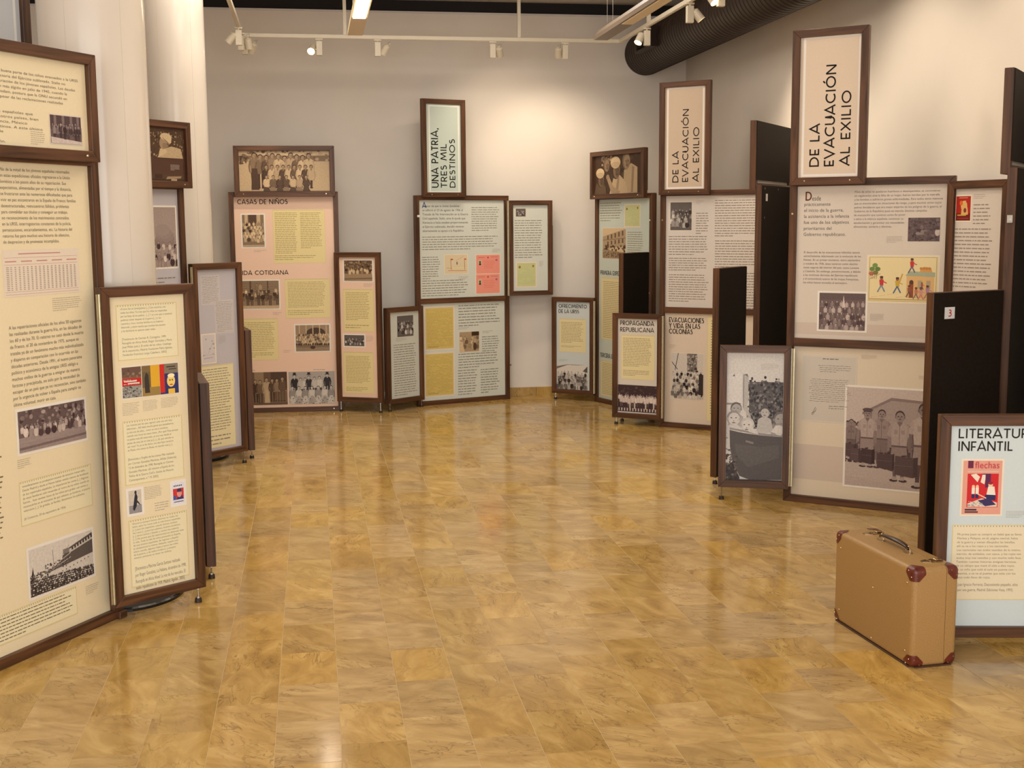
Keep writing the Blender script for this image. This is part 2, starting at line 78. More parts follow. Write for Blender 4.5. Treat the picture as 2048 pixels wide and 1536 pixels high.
def marble(name,rand,rough=.13):
    """golden limestone: soft clouds, a few thin brown veins; tone changes from piece to piece"""
    m,nt,p=newmat(name); N=nt.nodes.new; Lk=nt.links.new; p.inputs['Specular IOR Level'].default_value=.45
    geo=N('ShaderNodeNewGeometry'); 
    if rand=='object': oi=N('ShaderNodeObjectInfo'); rnd=oi.outputs['Random']
    else: rnd=geo.outputs['Random Per Island']
    sc1=N('ShaderNodeMath'); sc1.operation='MULTIPLY'; sc1.inputs[1].default_value=53.7; Lk(rnd,sc1.inputs[0])
    ad=N('ShaderNodeVectorMath'); ad.operation='ADD'; Lk(geo.outputs['Position'],ad.inputs[0]); Lk(sc1.outputs[0],ad.inputs[1])
    rot=N('ShaderNodeVectorRotate'); rot.rotation_type='Z_AXIS'; Lk(ad.outputs[0],rot.inputs['Vector'])
    rr=N('ShaderNodeMath'); rr.operation='MULTIPLY'; rr.inputs[1].default_value=1.6; Lk(rnd,rr.inputs[0]); Lk(rr.outputs[0],rot.inputs['Angle'])
    mp=N('ShaderNodeMapping'); mp.inputs['Scale'].default_value=(1.7,3.4,1); Lk(rot.outputs[0],mp.inputs['Vector'])
    n1=N('ShaderNodeTexNoise'); n1.inputs['Scale'].default_value=2.6; n1.inputs['Detail'].default_value=6; n1.inputs['Roughness'].default_value=.6; n1.inputs['Distortion'].default_value=.9; Lk(mp.outputs[0],n1.inputs['Vector'])
    r1=N('ShaderNodeValToRGB'); e=r1.color_ramp.elements; e[0].position=.3; e[0].color=sr(MB[0]); e[1].position=.68; e[1].color=sr(MB[2]); x=e.new(.5); x.color=sr(MB[1]); Lk(n1.outputs['Fac'],r1.inputs['Fac'])
    # veins
    mp2=N('ShaderNodeMapping'); mp2.inputs['Scale'].default_value=(2.2,6.5,1); mp2.inputs['Rotation'].default_value=(0,0,.7); Lk(rot.outputs[0],mp2.inputs['Vector'])
    n2=N('ShaderNodeTexNoise'); n2.inputs['Scale'].default_value=2.6; n2.inputs['Detail'].default_value=5; n2.inputs['Distortion'].default_value=1.2; Lk(mp2.outputs[0],n2.inputs['Vector'])
    r2=N('ShaderNodeValToRGB'); e=r2.color_ramp.elements; e[0].position=.478; e[0].color=(0,0,0,1); e[1].position=.522; e[1].color=(0,0,0,1); x=e.new(.5); x.color=(1,1,1,1); Lk(n2.outputs['Fac'],r2.inputs['Fac'])
    n3=N('ShaderNodeTexNoise'); n3.inputs['Scale'].default_value=4; Lk(rot.outputs[0],n3.inputs['Vector'])
    r3=N('ShaderNodeValToRGB'); r3.color_ramp.elements[0].position=.4; r3.color_ramp.elements[1].position=.62; Lk(n3.outputs['Fac'],r3.inputs['Fac'])
    vm=N('ShaderNodeMath'); vm.operation='MULTIPLY'; Lk(r2.outputs[0],vm.inputs[0]); Lk(r3.outputs[0],vm.inputs[1])
    vs=N('ShaderNodeMath'); vs.operation='MULTIPLY'; vs.inputs[1].default_value=.75; Lk(vm.outputs[0],vs.inputs[0])
    mx=N('ShaderNodeMix'); mx.data_type='RGBA'; Lk(vs.outputs[0],mx.inputs['Factor']); Lk(r1.outputs[0],mx.inputs['A']); mx.inputs['B'].default_value=sr((120,92,54))
    # piece tone
    wn=N('ShaderNodeTexWhiteNoise'); wn.noise_dimensions='1D'; Lk(sc1.outputs[0],wn.inputs['W'])
    hsv=N('ShaderNodeHueSaturation'); mv=N('ShaderNodeMapRange'); mv.inputs[3].default_value=.88; mv.inputs[4].default_value=1.07; Lk(wn.outputs['Value'],mv.inputs[0]); Lk(mv.outputs[0],hsv.inputs['Value'])
    ms=N('ShaderNodeMapRange'); ms.inputs[3].default_value=.9; ms.inputs[4].default_value=1.05; Lk(rnd,ms.inputs[0]); Lk(ms.outputs[0],hsv.inputs['Saturation'])
    Lk(mx.outputs['Result'],hsv.inputs['Color']); Lk(hsv.outputs[0],p.inputs['Base Color'])
    rm=N('ShaderNodeMapRange'); rm.inputs[3].default_value=rough*.8; rm.inputs[4].default_value=rough*1.3; Lk(n1.outputs['Fac'],rm.inputs[0]); Lk(rm.outputs[0],p.inputs['Roughness'])
    bp=N('ShaderNodeBump'); bp.inputs['Strength'].default_value=.05; bp.inputs['Distance'].default_value=.002
    nb=N('ShaderNodeTexNoise'); nb.inputs['Scale'].default_value=6; Lk(geo.outputs['Position'],nb.inputs['Vector']); Lk(nb.outputs['Fac'],bp.inputs['Height']); Lk(bp.outputs[0],p.inputs['Normal'])
    return m
MB=((160,125,70),(186,150,86),(203,169,105))
M={}
M['wood']=wood_mat()
M['print']=print_mat('printed_board',.45,.015); M['photo']=print_mat('photographic_print',.42,.1)
M['tile']=marble('golden_marble_tile','object'); M['tiles']=marble('golden_marble_tiles','island')
M['grout']=plain('pale_grout',(214,186,136),.6,noise=.05)
M['wall']=plain('white_wall_paint',(226,217,206),.6,noise=.02,nscale=3,bump=.08)
M['ceil']=plain('white_ceiling_paint',(212,208,204),.8,noise=.02)
M['dark']=plain('dark_recess',(24,18,16),.8)  # near-black puts the shade of the void over the back wall into colour; slats share it
M['back']=plain('dark_brown_backboard',(34,25,18),.7,spec=.15,noise=.2,nscale=60)
M['duct']=plain('dark_brown_duct_enamel',(42,29,21),.45,noise=.08,nscale=3,spec=.22)
M['colm']=plain('cream_column_enamel',(220,209,195),.16,noise=.03,nscale=1.5,spec=.5)
M['seam']=plain('column_joint',(200,188,164),.5)
M['ring']=plain('black_base_ring',(50,46,44),.2,metal=.6)
M['white']=plain('cream_lamp_enamel',(214,203,180),.35,noise=.02)
M['steel']=plain('zinc_steel',(175,170,160),.28,metal=1,noise=.1,nscale=40)
M['brass']=plain('nickel_screw',(225,205,170),.2,metal=1)
M['rubber']=plain('brown_foot_rubber',(48,32,24),.5)
M['hinge']=plain('satin_hinge_steel',(190,180,150),.35,metal=.85,noise=.1,nscale=50)
M['sticker']=plain('white_sticker',(232,230,225),.5,noise=.02)
M['grey']=plain('fixture_grey_brown',(120,104,88),.4)
M['lens']=plain('opal_diffuser',(226,206,168),.4,noise=.02)
M['lit']=plain('lit_diffuser',(255,240,205),.4,noise=0,emit=9)
M['bulb']=plain('halogen_glow',(255,226,170),.3,noise=0,emit=14)
M['bulb2']=plain('halogen_dim',(255,220,160),.3,noise=0,emit=10)
M['case']=plain('tan_pressed_fibre',(164,127,76),.42,noise=.18,nscale=260,bump=.25)
M['case_in']=plain('dark_piping',(70,40,30),.5)
M['leather']=plain('oxblood_leather',(98,36,24),.33,noise=.25,nscale=40,bump=.3)
M['handle']=plain('dark_brown_leather_handle',(52,32,22),.3,noise=.2,nscale=60)
M['nickel']=plain('aged_nickel',(176,150,112),.3,metal=1,noise=.25,nscale=70)
# ---------------------------------------------------------------- mesh helpers
def bx(bm,x0,y0,z0,x1,y1,z1,bev=0):
    r=bmesh.ops.create_cube(bm,size=1); vs=r['verts']
    for v in vs: v.co=Vector(((x0+x1)/2+v.co.x*(x1-x0),(y0+y1)/2+v.co.y*(y1-y0),(z0+z1)/2+v.co.z*(z1-z0)))
    if bev:
        es=set(e for v in vs for e in v.link_edges); bmesh.ops.bevel(bm,geom=list(es),offset=bev,segments=1,affect='EDGES')
def cyl(bm,p,q,r,n=12,r2=None,caps=True):
    p=Vector(p);q=Vector(q);d=q-p; rot=d.to_track_quat('Z','Y').to_matrix().to_4x4()
    bmesh.ops.create_cone(bm,cap_ends=caps,segments=n,radius1=r,radius2=r if r2 is None else r2,depth=d.length,matrix=Matrix.Translation((p+q)/2)@rot)
def lathe(bm,prof,n=32,cx=0,cy=0):
    rings=[[bm.verts.new((cx+r*math.cos(2*PI*i/n),cy+r*math.sin(2*PI*i/n),z)) for i in range(n)] for r,z in prof]
    for A,B in zip(rings,rings[1:]):
        for i in range(n): bm.faces.new((A[i],A[(i+1)%n],B[(i+1)%n],B[i]))
    return rings
def mesh(name,bm,mat,smooth=False):
    bmesh.ops.recalc_face_normals(bm,faces=bm.faces) if not name.startswith('_') else None
    me=bpy.data.meshes.new(name.strip('_')); bm.to_mesh(me); bm.free()
    for m_ in (mat if isinstance(mat,(list,tuple)) else [mat]): me.materials.append(m_)
    if smooth:
        for p in me.polygons: p.use_smooth=True
    return me
def obj(name,bm,mat,parent=None,loc=(0,0,0),rot=(0,0,0),smooth=False,label=None):
    me=bm if isinstance(bm,bpy.types.Mesh) else mesh(name,bm,mat,smooth)
    o=bpy.data.objects.new(name,me); COL.objects.link(o); o.location=loc; o.rotation_euler=rot
    if parent: o.parent=parent
    if label: o['label']=label
    return o
def smooth_by_angle(o,ang=40):
    me=o.data
    for p in me.polygons: p.use_smooth=True
    me.set_sharp_from_angle(angle=R(ang))
def thing(name,label,cat,loc,rz=0,group=None):
    o=bpy.data.objects.new(name,None); COL.objects.link(o); o.empty_display_size=.1; o.location=loc; o.rotation_euler=(0,0,rz)
    o['label']=label; o['category']=cat
    if group: o['group']=group
    return o
def tag(o,label,cat,group=None):
    o['label']=label; o['category']=cat
    if group: o['group']=group
    return o
def struct(name,bm,mat,loc=(0,0,0),rot=(0,0,0)):
    o=obj(name,bm,mat,None,loc,rot); o['kind']='structure'; return o
# ---------------------------------------------------------------- the room
B=12.06; AR=3.737; AL=-4.6; WT=3.745; ZC=3.86
def roombox(name,a0,b0,z0,a1,b1,z1,mat):
    bm=bmesh.new(); bx(bm,a0,b0,z0,a1,b1,z1); return struct(name,bm,mat,(0,0,0),(0,0,RA))
floor=roombox('floor',AL-.1,-2.5,-.12,AR+.1,B+.1,-.0012,M['grout'])
roombox('wall_back',AL-.1,B,-.1,AR+.1,B+.15,WT,M['wall'])
roombox('wall_right',AR,-2.5,-.1,AR+.15,B+.3,ZC+.02,M['wall'])
roombox('wall_left',AL-.15,-2.5,-.1,AL,B+.3,ZC+.02,M['wall'])
roombox('ceiling',AL-.15,-2.5,ZC,AR+.15,B+.45,ZC+.12,M['ceil'])
roombox('trim_1',AL-.1,B+.04,WT,AR,B+.45,ZC,M['dark'])  # dark box standing in for the unlit void above the wall, stops light leaking over
roombox('trim_2',AL,B-.012,WT-.012,AR,B+.0,WT+.004,M['ceil'])
# marble skirting slabs
def skirting(name,pts,axis):
    base=None; rg=random.Random(5)
    for i,(s0,s1) in enumerate(pts):
        bm=bmesh.new()
        if axis=='a': bx(bm,s0+.001,B-.014,.0,s1-.001,B-.0005,.088,.0015)
        else: bx(bm,AR-.014,s0+.001,0,AR-.0005,s1-.001,.088,.0015)
        if base is None:
            base=struct(name,bm,M['tile'],(0,0,0),(0,0,RA))
        else:
            obj('skirting_slab',bm,M['tile'],base)
xs=[AL+i*.4 for i in range(0,21)]+[AR-.015]
skirting('baseboard_back',list(zip(xs[4:],xs[5:])),'a')
skirting('baseboard_right',[(5+i*.5,5.5+i*.5) for i in range(14)],'b')
# marble floor tiles
TW,TL=.2205,.352
def toscreen(p):
    d=p-Vector((0,0,CH)); z=d.dot(fw); return (1024+CAMF*d.dot(rt)/z,768-CAMF*d.dot(up)/z,z)
rg=random.Random(11); tiles=[]; offs={0:.097,-1:.317,-2:.152,1:.28}
for k in range(int((AL+.3)/TW)-2,int(AR/TW)+3):
    a0=.0510+k*TW; a1=a0+TW
    a0c=max(a0,AL+.001); a1c=min(a1,AR-.001)
    if a1c-a0c<.02: continue
    off=offs.get(k,((.1 if k%2==0 else .28)+rg.uniform(-.04,.04)))
    j=0; b=-2.5+off-(-2.5%TL)
    while b<B:
        b0,b1=max(b,-2.45),min(b+TL,B-.001); b+=TL
        if b1-b0<.03: continue
        sx,sy,z=toscreen(RP((a0c+a1c)/2,(b0+b1)/2)); 
        size=(1/z**3 if z>.1 and -60<sx<2108 and -50<sy<1590 else 0)
        tiles.append((size,a0c,a1c,b0,b1))
tiles.sort(reverse=True)
G=.0009; full=None; rest=bmesh.new()
for i,(s,a0,a1,b0,b1) in enumerate(tiles):
    dz=rg.uniform(-.0002,.0002)
    if i<300:
        isfull=abs(a1-a0-TW)<1e-5 and abs(b1-b0-TL)<1e-5
        if isfull and full is not None: me=full
        else:
            bm=bmesh.new(); w2,l2=(a1-a0)/2-G,(b1-b0)/2-G; bx(bm,-w2,-l2,-.0011,w2,l2,0,.0005); me=mesh('tile',bm,M['tile'])
            if isfull: full=me
        o=obj('tile',me,None,floor,RP((a0+a1)/2,(b0+b1)/2,dz)); 
        o.location=((a0+a1)/2,(b0+b1)/2,dz)
    else: bx(rest,a0+G,b0+G,-.0011,a1-G,b1-G,dz)
o=obj('far_tiles',rest,M['tiles'],floor); o['kind']='stuff'
# columns
def column(cx,cy,label):
    t=thing('column',label,'column',(cx,cy,0))
    bm=bmesh.new(); lathe(bm,[(.23,.0),(.23,ZC)],128); o=obj('shaft',bm,M['colm'],t,smooth=True)
    bm=bmesh.new()
    for k in range(6):
        an=R(-100+k*60); c=Vector((math.cos(an),math.sin(an),0)); bx(bm,.2294*c.x-.0009,.2294*c.y-.0009,.03,.2294*c.x+.0009,.2294*c.y+.0009,ZC-.01)
    obj('joint',bm,M['seam'],t)
    bm=bmesh.new(); lathe(bm,[(.232,.018),(.285,.018),(.295,.012),(.295,.0),(.232,.0)],64); obj('base_ring',bm,M['ring'],t,smooth=False)
    return t
column(-1.87,5.63,'near cream enamelled round column behind the big left display board')
column(-2.44,9.08,'farther cream round column with lamp glint, left of the pink display board')
# ---------------------------------------------------------------- printing
class Art:
    """a printed sheet: painter's list of polygons in metres (x right, z up)"""
    def __init__(s,w,h): s.w,s.h=w,h; s.P=[]; s.r=random.Random(int(w*9973+h*7919)+3)
    def poly(s,pts,c): s.P.append((pts,c))
    def rect(s,x0,y0,x1,y1,c): s.P.append(([(x0,y0),(x1,y0),(x1,y1),(x0,y1)],c))
    def ell(s,x,y,rx,ry,c,n=12,a0=0): s.P.append(([(x+rx*math.cos(a0+2*PI*i/n),y+ry*math.sin(a0+2*PI*i/n)) for i in range(n)],c))
    def line(s,x0,y0,x1,y1,t,c):
        dx,dy=x1-x0,y1-y0; l=math.hypot(dx,dy) or 1; nx,ny=-dy/l*t/2,dx/l*t/2
        s.P.append(([(x0-nx,y0-ny),(x1-nx,y1-ny),(x1+nx,y1+ny),(x0+nx,y0+ny)],c))
    def build(s,name,parent,x,z,y=.0216,mat='photo',label=None,clip=True):
        vs=[];fs=[];cs=[]; st=min(1.6e-5,.0022/max(1,len(s.P)))
        for i,(pts,c) in enumerate(s.P):
            if clip:
                pts=clip_poly(pts,s.w,s.h)
                if len(pts)<3: continue
            b=len(vs); area_=sum(p[0]*q[1]-q[0]*p[1] for p,q in zip(pts,pts[1:]+pts[:1]))
            if area_<0: pts=pts[::-1]
            vs+=[(p[0],-i*st,p[1]) for p in pts]; fs.append(range(b,b+len(pts))); cs+=[c]*len(pts)
        me=bpy.data.meshes.new(name); me.from_pydata(vs,[],[list(f) for f in fs]); me.materials.append(M[mat])
        at=me.color_attributes.new('print','BYTE_COLOR','CORNER'); buf=[]
        for c in cs: buf+=[min(1,max(0,c[0]/255)),min(1,max(0,c[1]/255)),min(1,max(0,c[2]/255)),1]
        at.data.foreach_set('color_srgb',buf)
        o=bpy.data.objects.new(name,me); COL.objects.link(o); o.parent=parent; o.location=(x,y,z)
        if label: o['label']=label
        return o
def clip_poly(pts,w,h):
    for ax,lim,sg in ((0,0,1),(0,w,-1),(1,0,1),(1,h,-1)):
        out=[]
        for p,q in zip(pts,pts[1:]+pts[:1]):
            a=(p[ax]-lim)*sg; b=(q[ax]-lim)*sg
            if a>=0: out.append(p)
            if (a>=0)!=(b>=0):
                t=a/(a-b); out.append((p[0]+(q[0]-p[0])*t,p[1]+(q[1]-p[1])*t))
        pts=out
        if len(pts)<3: return []
    return pts
def tn(v,tint=0):
    """tone 0..1 to print colour; tint 0 neutral-warm, 1 sepia, 2 violet sepia"""
    v=min(1,max(0,v))
    d,l=[((34,26,26),(226,218,208)),((50,30,20),(226,200,160)),((52,34,38),(222,206,196))][tint]
    return tuple(d[i]+(l[i]-d[i])*v for i in range(3))
def person(A,x,y,h,tint,skin=.75,hair=.08,top=.5,bot=.25,face=1,arms=0,legs=1,lean=0):
    r=A.r; hw=h*.115
    hx=x+lean*h
    if legs:
        for sgn in (-1,1):
            A.poly([(x+sgn*hw*.15,y+h*.46),(x+sgn*hw*.95,y+h*.46),(x+sgn*hw*.8,y+h*.2),(x+sgn*hw*.7,y),(x+sgn*hw*.2,y),(x+sgn*hw*.2,y+h*.2)],tn(bot,tint))
            A.ell(x+sgn*hw*.5,y+h*.012,hw*.42,h*.02,tn(.1,tint),8)
    A.poly([(x-hw*.85,y+h*.42),(x+hw*.85,y+h*.42),(x+hw*1.0,y+h*.62),(hx+hw*1.15,y+h*.79),(hx+hw*.4,y+h*.835),(hx-hw*.4,y+h*.835),(hx-hw*1.15,y+h*.79),(x-hw*1.0,y+h*.62)],tn(top,tint))
    for sgn in (-1,1):
        A.poly([(hx+sgn*hw*.8,y+h*.78),(hx+sgn*hw*1.25,y+h*.76),(x+sgn*hw*1.5,y+h*.6),(x+sgn*hw*(1.3-arms),y+h*.44),(x+sgn*hw*(1.0-arms),y+h*.45),(x+sgn*hw*1.1,y+h*.6)],tn(top-.08,tint))
        A.ell(x+sgn*hw*(1.15-arms),y+h*.43,hw*.2,h*.022,tn(skin,tint),7)
    A.poly([(hx-hw*.28,y+h*.82),(hx+hw*.28,y+h*.82),(hx,y+h*.76)],tn(skin-.1,tint))
    A.rect(hx-hw*.25,y+h*.81,hx+hw*.25,y+h*.86,tn(skin-.15,tint))
    A.ell(hx,y+h*.92,hw*.62,h*.078,tn(hair,tint),12)
    A.ell(hx,y+h*.905,hw*.5,h*.062,tn(skin,tint),12)
    if face:
        for sgn in (-1,1): A.ell(hx+sgn*hw*.2,y+h*.912,hw*.09,h*.008,tn(.15,tint),6)
        A.ell(hx,y+h*.872,hw*.16,h*.006,tn(.3,tint),6); A.ell(hx+hw*.28,y+h*.895,hw*.14,h*.04,tn(skin-.18,tint),6)
def crowd(A,tint,rows,n,y0,y1,h,bg=None,face=1,tops=(.2,.9),legs=0,sk=.74):
    r=A.r
    for k in range(rows):
        f=k/max(1,rows-1); y=y1+(y0-y1)*f; hh=h*(.85+.3*f)
        for i in range(n):
            x=A.w*(i+.5+r.uniform(-.25,.25)+(.5 if k%2 else 0))/n
            person(A,x,y+r.uniform(-.05,.05)*hh,hh*r.uniform(.92,1.08),tint,sk+r.uniform(-.1,.12),r.uniform(.03,.2),r.choice(tops)+r.uniform(-.1,.1),r.uniform(.1,.4),face,r.uniform(-.1,.6),legs)
def speckle(A,x0,y0,x1,y1,n,s,v0,v1,tint):
    for _ in range(n): A.ell(A.r.uniform(x0,x1),A.r.uniform(y0,y1),s*A.r.uniform(.5,1.6),s*A.r.uniform(.5,1.4),tn(A.r.uniform(v0,v1),tint),7,A.r.random())
def photo(kind,w,h):
    A=Art(w,h); r=A.r; t=0
    if kind in('crowd','crowd2','faces','refugees','officials','picnic','school','field'):
        t={'school':1,'faces':2,'officials':2,'crowd2':2,'picnic':2,'field':1}.get(kind,0)
        A.rect(0,0,w,h,tn(.35,t))
        if kind in('picnic','field'):
            A.rect(0,0,w,h*.35,tn(.62,t)); A.rect(0,h*.5,w,h,tn(.3,t)); speckle(A,0,h*.55,w,h,90,h*.05,.08,.7,t)
            crowd(A,t,2,12 if kind=='picnic' else 6,h*.12,h*.3,h*.42,legs=0,tops=(.95,.85,.6,.15))
            A.rect(0,0,w,h*.2,tn(.6,t)); A.poly([(0,h*.06),(w,h*.1),(w,h*.16),(0,h*.12)],tn(.4,t))
        elif kind=='officials':
            A.rect(0,h*.5,w,h,tn(.2,t)); [A.rect(w*x,h*.45,w*(x+.08),h,tn(.45,t)) for x in(.12,.38,.64,.86)]
            crowd(A,t,2,9,h*.12,h*.3,h*.5,tops=(.2,.35,.5),legs=1); A.poly([(0,0),(w,0),(w,h*.1),(0,h*.22)],tn(.9,t)); person(A,w*.45,h*.15,h*.55,t,.5,.05,.06,.06,1)
        elif kind=='refugees':
            A.rect(0,0,w,h,tn(.9,t)); A.line(w*.12,h*.62,w*.22,h,w*.02,tn(.1,t)); A.line(w*.02,h*.8,w*.2,h*.64,w*.02,tn(.15,t))
            A.rect(w*.5,h*.6,w*.8,h,tn(.45,t)); speckle(A,w*.5,h*.6,w*.8,h,60,w*.03,.05,.9,t)
            crowd(A,t,8,7,-h*.12,h*.42,h*.22,tops=(.1,.4,.8,.95)); A.rect(w*.86,h*.1,w,h*.55,tn(.12,t))
        elif kind=='school':
            A.rect(0,0,w,h,tn(.5,t)); A.rect(w*.3,h*.65,w*.65,h,tn(.22,t)); A.rect(w*.12,h*.6,w*.26,h,tn(.85,t)); A.rect(w*.68,h*.6,w*.84,h,tn(.85,t))
            crowd(A,t,6,7,h*.02,h*.55,h*.26,tops=(.9,.7,.2,.95)); A.rect(0,0,w,h*.06,tn(.75,t))
        elif kind=='faces':
            A.rect(0,0,w,h,tn(.3,t)); speckle(A,0,0,w,h,140,h*.05,.12,.42,t); speckle(A,w*.3,h*.1,w*.6,h*.6,5,h*.08,.4,.55,t); A.ell(w*.93,h*.38,w*.08,h*.16,tn(.85,t)); A.ell(w*.93,h*.55,w*.09,h*.07,tn(.2,t))
        elif kind=='crowd2':
            A.rect(0,h*.82,w,h,tn(.3,t)); crowd(A,t,5,9,-h*.22,h*.5,h*.34,tops=(.2,.5,.8),sk=.8); A.poly([(w*.5,h*.6),(w*.53,h*.95),(w*.57,h*.62)],tn(.95,t))
        else:
            crowd(A,t,4,6,-h*.1,h*.4,h*.42,tops=(.15,.3,.7,.9))
    elif kind=='choir':
        A.rect(0,0,w,h,tn(.08,2)); speckle(A,0,h*.5,w,h,50,h*.04,.05,.25,2); crowd(A,2,2,13,h*.12,h*.3,h*.42,tops=(.95,.9),legs=1); A.rect(0,h*.1,w,h*.2,tn(.12,2)); [A.rect(w*x,h*.12,w*(x+.03),h*.34,tn(.9,2)) for x in(.3,.42,.7,.9)]
        for i in range(14): A.rect(w*(i+.25)/14,h*.03,w*(i+.7)/14,h*.14,tn(.85,2))
    elif kind=='march':
        A.rect(0,0,w,h,tn(.93)); A.poly([(0,h*.8),(w*.4,h),(w*.3,h*.98),(0,h*.9)],tn(.45)); A.poly([(w*.85,h*.75),(w,h*.95),(w,h*.7)],tn(.3)); 
        for i in range(6): A.line(w*.3+w*.06*i,h*.97,w*(.5+.08*i),h,h*.006,tn(.5))
        crowd(A,0,5,9,-h*.14,h*.4,h*.36,tops=(.15,.4,.8),legs=1)
    elif kind=='building':
        A.rect(0,0,w,h,tn(.92,1)); A.poly([(0,h*.3),(w,h*.42),(w,h*.98),(0,h*.72)],tn(.72,1))
        for i in range(5):
            x=w*(.2+.16*i); A.rect(x,h*(.62+.035*i),x+w*.06,h*(.76+.04*i),tn(.3,1)); A.rect(x,h*(.44+.02*i),x+w*.06,h*(.56+.025*i),tn(.3,1))
        A.line(0,h*.6,w,h*.68,h*.02,tn(.45,1)); speckle(A,0,h*.24,w,h*.42,46,w*.03,.08,.35,1); A.poly([(0,0),(w,0),(w,h*.2),(0,h*.3)],tn(.62,1)); speckle(A,0,h*.04,w,h*.22,60,w*.018,.2,.5,1)
    elif kind=='caps':
        S=lambda v:tn(v,1)
        A.rect(0,0,w,h,S(.1)); speckle(A,0,0,w,h,60,h*.06,.05,.2,1)
        def head(x,y,r,v,cap,hair=.1):
            A.ell(w*x,h*y,h*r*.82,h*r,S(hair),20); A.ell(w*x+h*r*.12,h*(y-r*.12),h*r*.66,h*r*.82,S(v),20); A.ell(w*x+h*r*.3,h*(y-r*.3),h*r*.4,h*r*.5,S(v-.12),16)
            for q in(-.2,.28): A.ell(w*x+h*r*(q+.12),h*(y-r*.02),h*r*.09,h*r*.06,S(.08),8)
            A.ell(w*x+h*r*.16,h*(y-r*.5),h*r*.2,h*r*.06,S(.15),8); A.poly([(w*x+h*r*.1,h*y),(w*x+h*r*.22,h*(y-r*.28)),(w*x+h*r*.04,h*(y-r*.28))],S(v-.2))
            if cap: A.ell(w*x-h*r*.1,h*(y+r*.72),h*r*.95,h*r*.6,S(.92),22); A.ell(w*x-h*r*.1,h*(y+r*.5),h*r*.85,h*r*.3,S(.8),18)
        A.poly([(w*.68,0),(w,0),(w,h*.6),(w*.86,h*.7),(w*.7,h*.55)],S(.75)); A.poly([(w*.86,h*.05),(w*.9,h*.05),(w*.93,h*.6),(w*.88,h*.64)],S(.55)); head(.75,.76,.2,.6,0,.4)
        for _ in range(40): A.ell(w*r.uniform(.18,.42),h*r.uniform(.7,.98),h*.035,h*.03,S(r.uniform(.25,.75)),7)
        head(.3,.7,.16,.5,0,.35)
        A.poly([(0,0),(w*.3,0),(w*.28,h*.2),(w*.18,h*.3),(w*.06,h*.28)],S(.28)); head(.16,.38,.19,.36,1)
        A.poly([(w*.36,0),(w*.8,0),(w*.74,h*.3),(w*.6,h*.46),(w*.46,h*.38)],S(.8)); A.poly([(w*.5,0),(w*.56,0),(w*.6,h*.4),(w*.56,h*.42)],S(.6)); head(.52,.58,.22,.44,1,.06)
        A.poly([(w*.3,h*.4),(w*.36,h*.44),(w*.46,h*.2),(w*.62,h*.08),(w*.58,0),(w*.42,h*.04)],S(.66)); A.ell(w*.33,h*.42,h*.07,h*.06,S(.6),10)
    elif kind=='cabin':
        A.rect(0,0,w,h,tn(.55,1)); [A.rect(0,h*(.3+.06*i),w,h*(.325+.06*i),tn(.4,1)) for i in range(12)]
        A.rect(w*.3,h*.4,w*.34,h,tn(.25,1)); A.rect(w*.72,h*.3,w*.75,h,tn(.25,1)); crowd(A,1,3,7,h*.12,h*.42,h*.38,tops=(.15,.9,.2),legs=1); A.rect(0,0,w,h*.1,tn(.8,1)); person(A,w*.48,h*.48,h*.42,1); person(A,w*.56,h*.5,h*.42,1,top=.7)
    elif kind=='theatre':
        A.rect(0,0,w,h,tn(.45,1)); A.poly([(0,h*.6),(w,h*.6),(w,h),(0,h)],tn(.6,1)); A.ell(w*.6,h*.7,w*.28,h*.2,tn(.15,1),20); A.rect(w*.15,h*.3,w*.95,h*.64,tn(.6,1)); 
        for k in range(5): A.rect(w*(.1+.2*k),h*.55,w*(.13+.2*k),h,tn(.82,1))
        crowd(A,1,5,14,h*.12,h*.5,h*.22,tops=(.9,.3,.8),face=0); crowd(A,1,1,15,h*.14,h*.14,h*.22,tops=(.08,.12),face=0); A.rect(0,0,w,h*.14,tn(.55,1)); A.ell(w*.5,h*.14,w*.08,h*.06,tn(.1,1))
    elif kind=='dance':
        A.rect(0,0,w,h,tn(.42,1)); A.rect(0,h*.55,w,h,tn(.32,1)); A.rect(w*.65,h*.5,w,h,tn(.18,1)); A.rect(w*.3,h*.6,w*.5,h,tn(.55,1))
        for x,y,hh,tp,bt in ((.15,.05,.85,.8,.75),(.32,.08,.7,.12,.1),(.42,.05,.72,.35,.2),(.56,.02,.82,.75,.7),(.68,.1,.7,.2,.15),(.78,.1,.7,.5,.3),(.9,.1,.75,.3,.3)):
            person(A,w*x,h*y,h*hh,1,.7,.1,tp,bt)
        A.poly([(w*.5,0),(w*.63,0),(w*.59,h*.45),(w*.54,h*.45)],tn(.8,1)); A.rect(0,0,w,h*.06,tn(.3,1)); 
    elif kind=='costume':
        A.rect(0,0,w,h,tn(.72)); 
        for x,y,hh,tp in ((.13,.2,.72,.05),(.26,.2,.62,.8),(.36,.22,.6,.9),(.44,.26,.62,.1),(.56,.24,.6,.85),(.67,.24,.62,.9),(.84,.25,.7,.05)): person(A,w*x,h*y,h*hh,0,.88,.05,tp,.1)
        for x in (.13,.44,.84): A.rect(w*(x-.05),h*.9,w*(x+.05),h*.915,tn(.03)); A.rect(w*(x-.03),h*.9,w*(x+.03),h*.98,tn(.03))
        for i,x in enumerate((.08,.22,.36,.5,.64,.78,.92)):
            person(A,w*x,-h*.12,h*.68,0,.88,.05,.9 if i%2 else .6,.9,legs=0); A.poly([(w*(x-.085),0),(w*(x+.085),0),(w*(x+.03),h*.25),(w*(x-.03),h*.25)],tn(.88 if i%2==0 else .7)); speckle(A,w*(x-.06),0,w*(x+.06),h*.2,9,h*.012,.1,.4,0)
    elif kind=='youths':
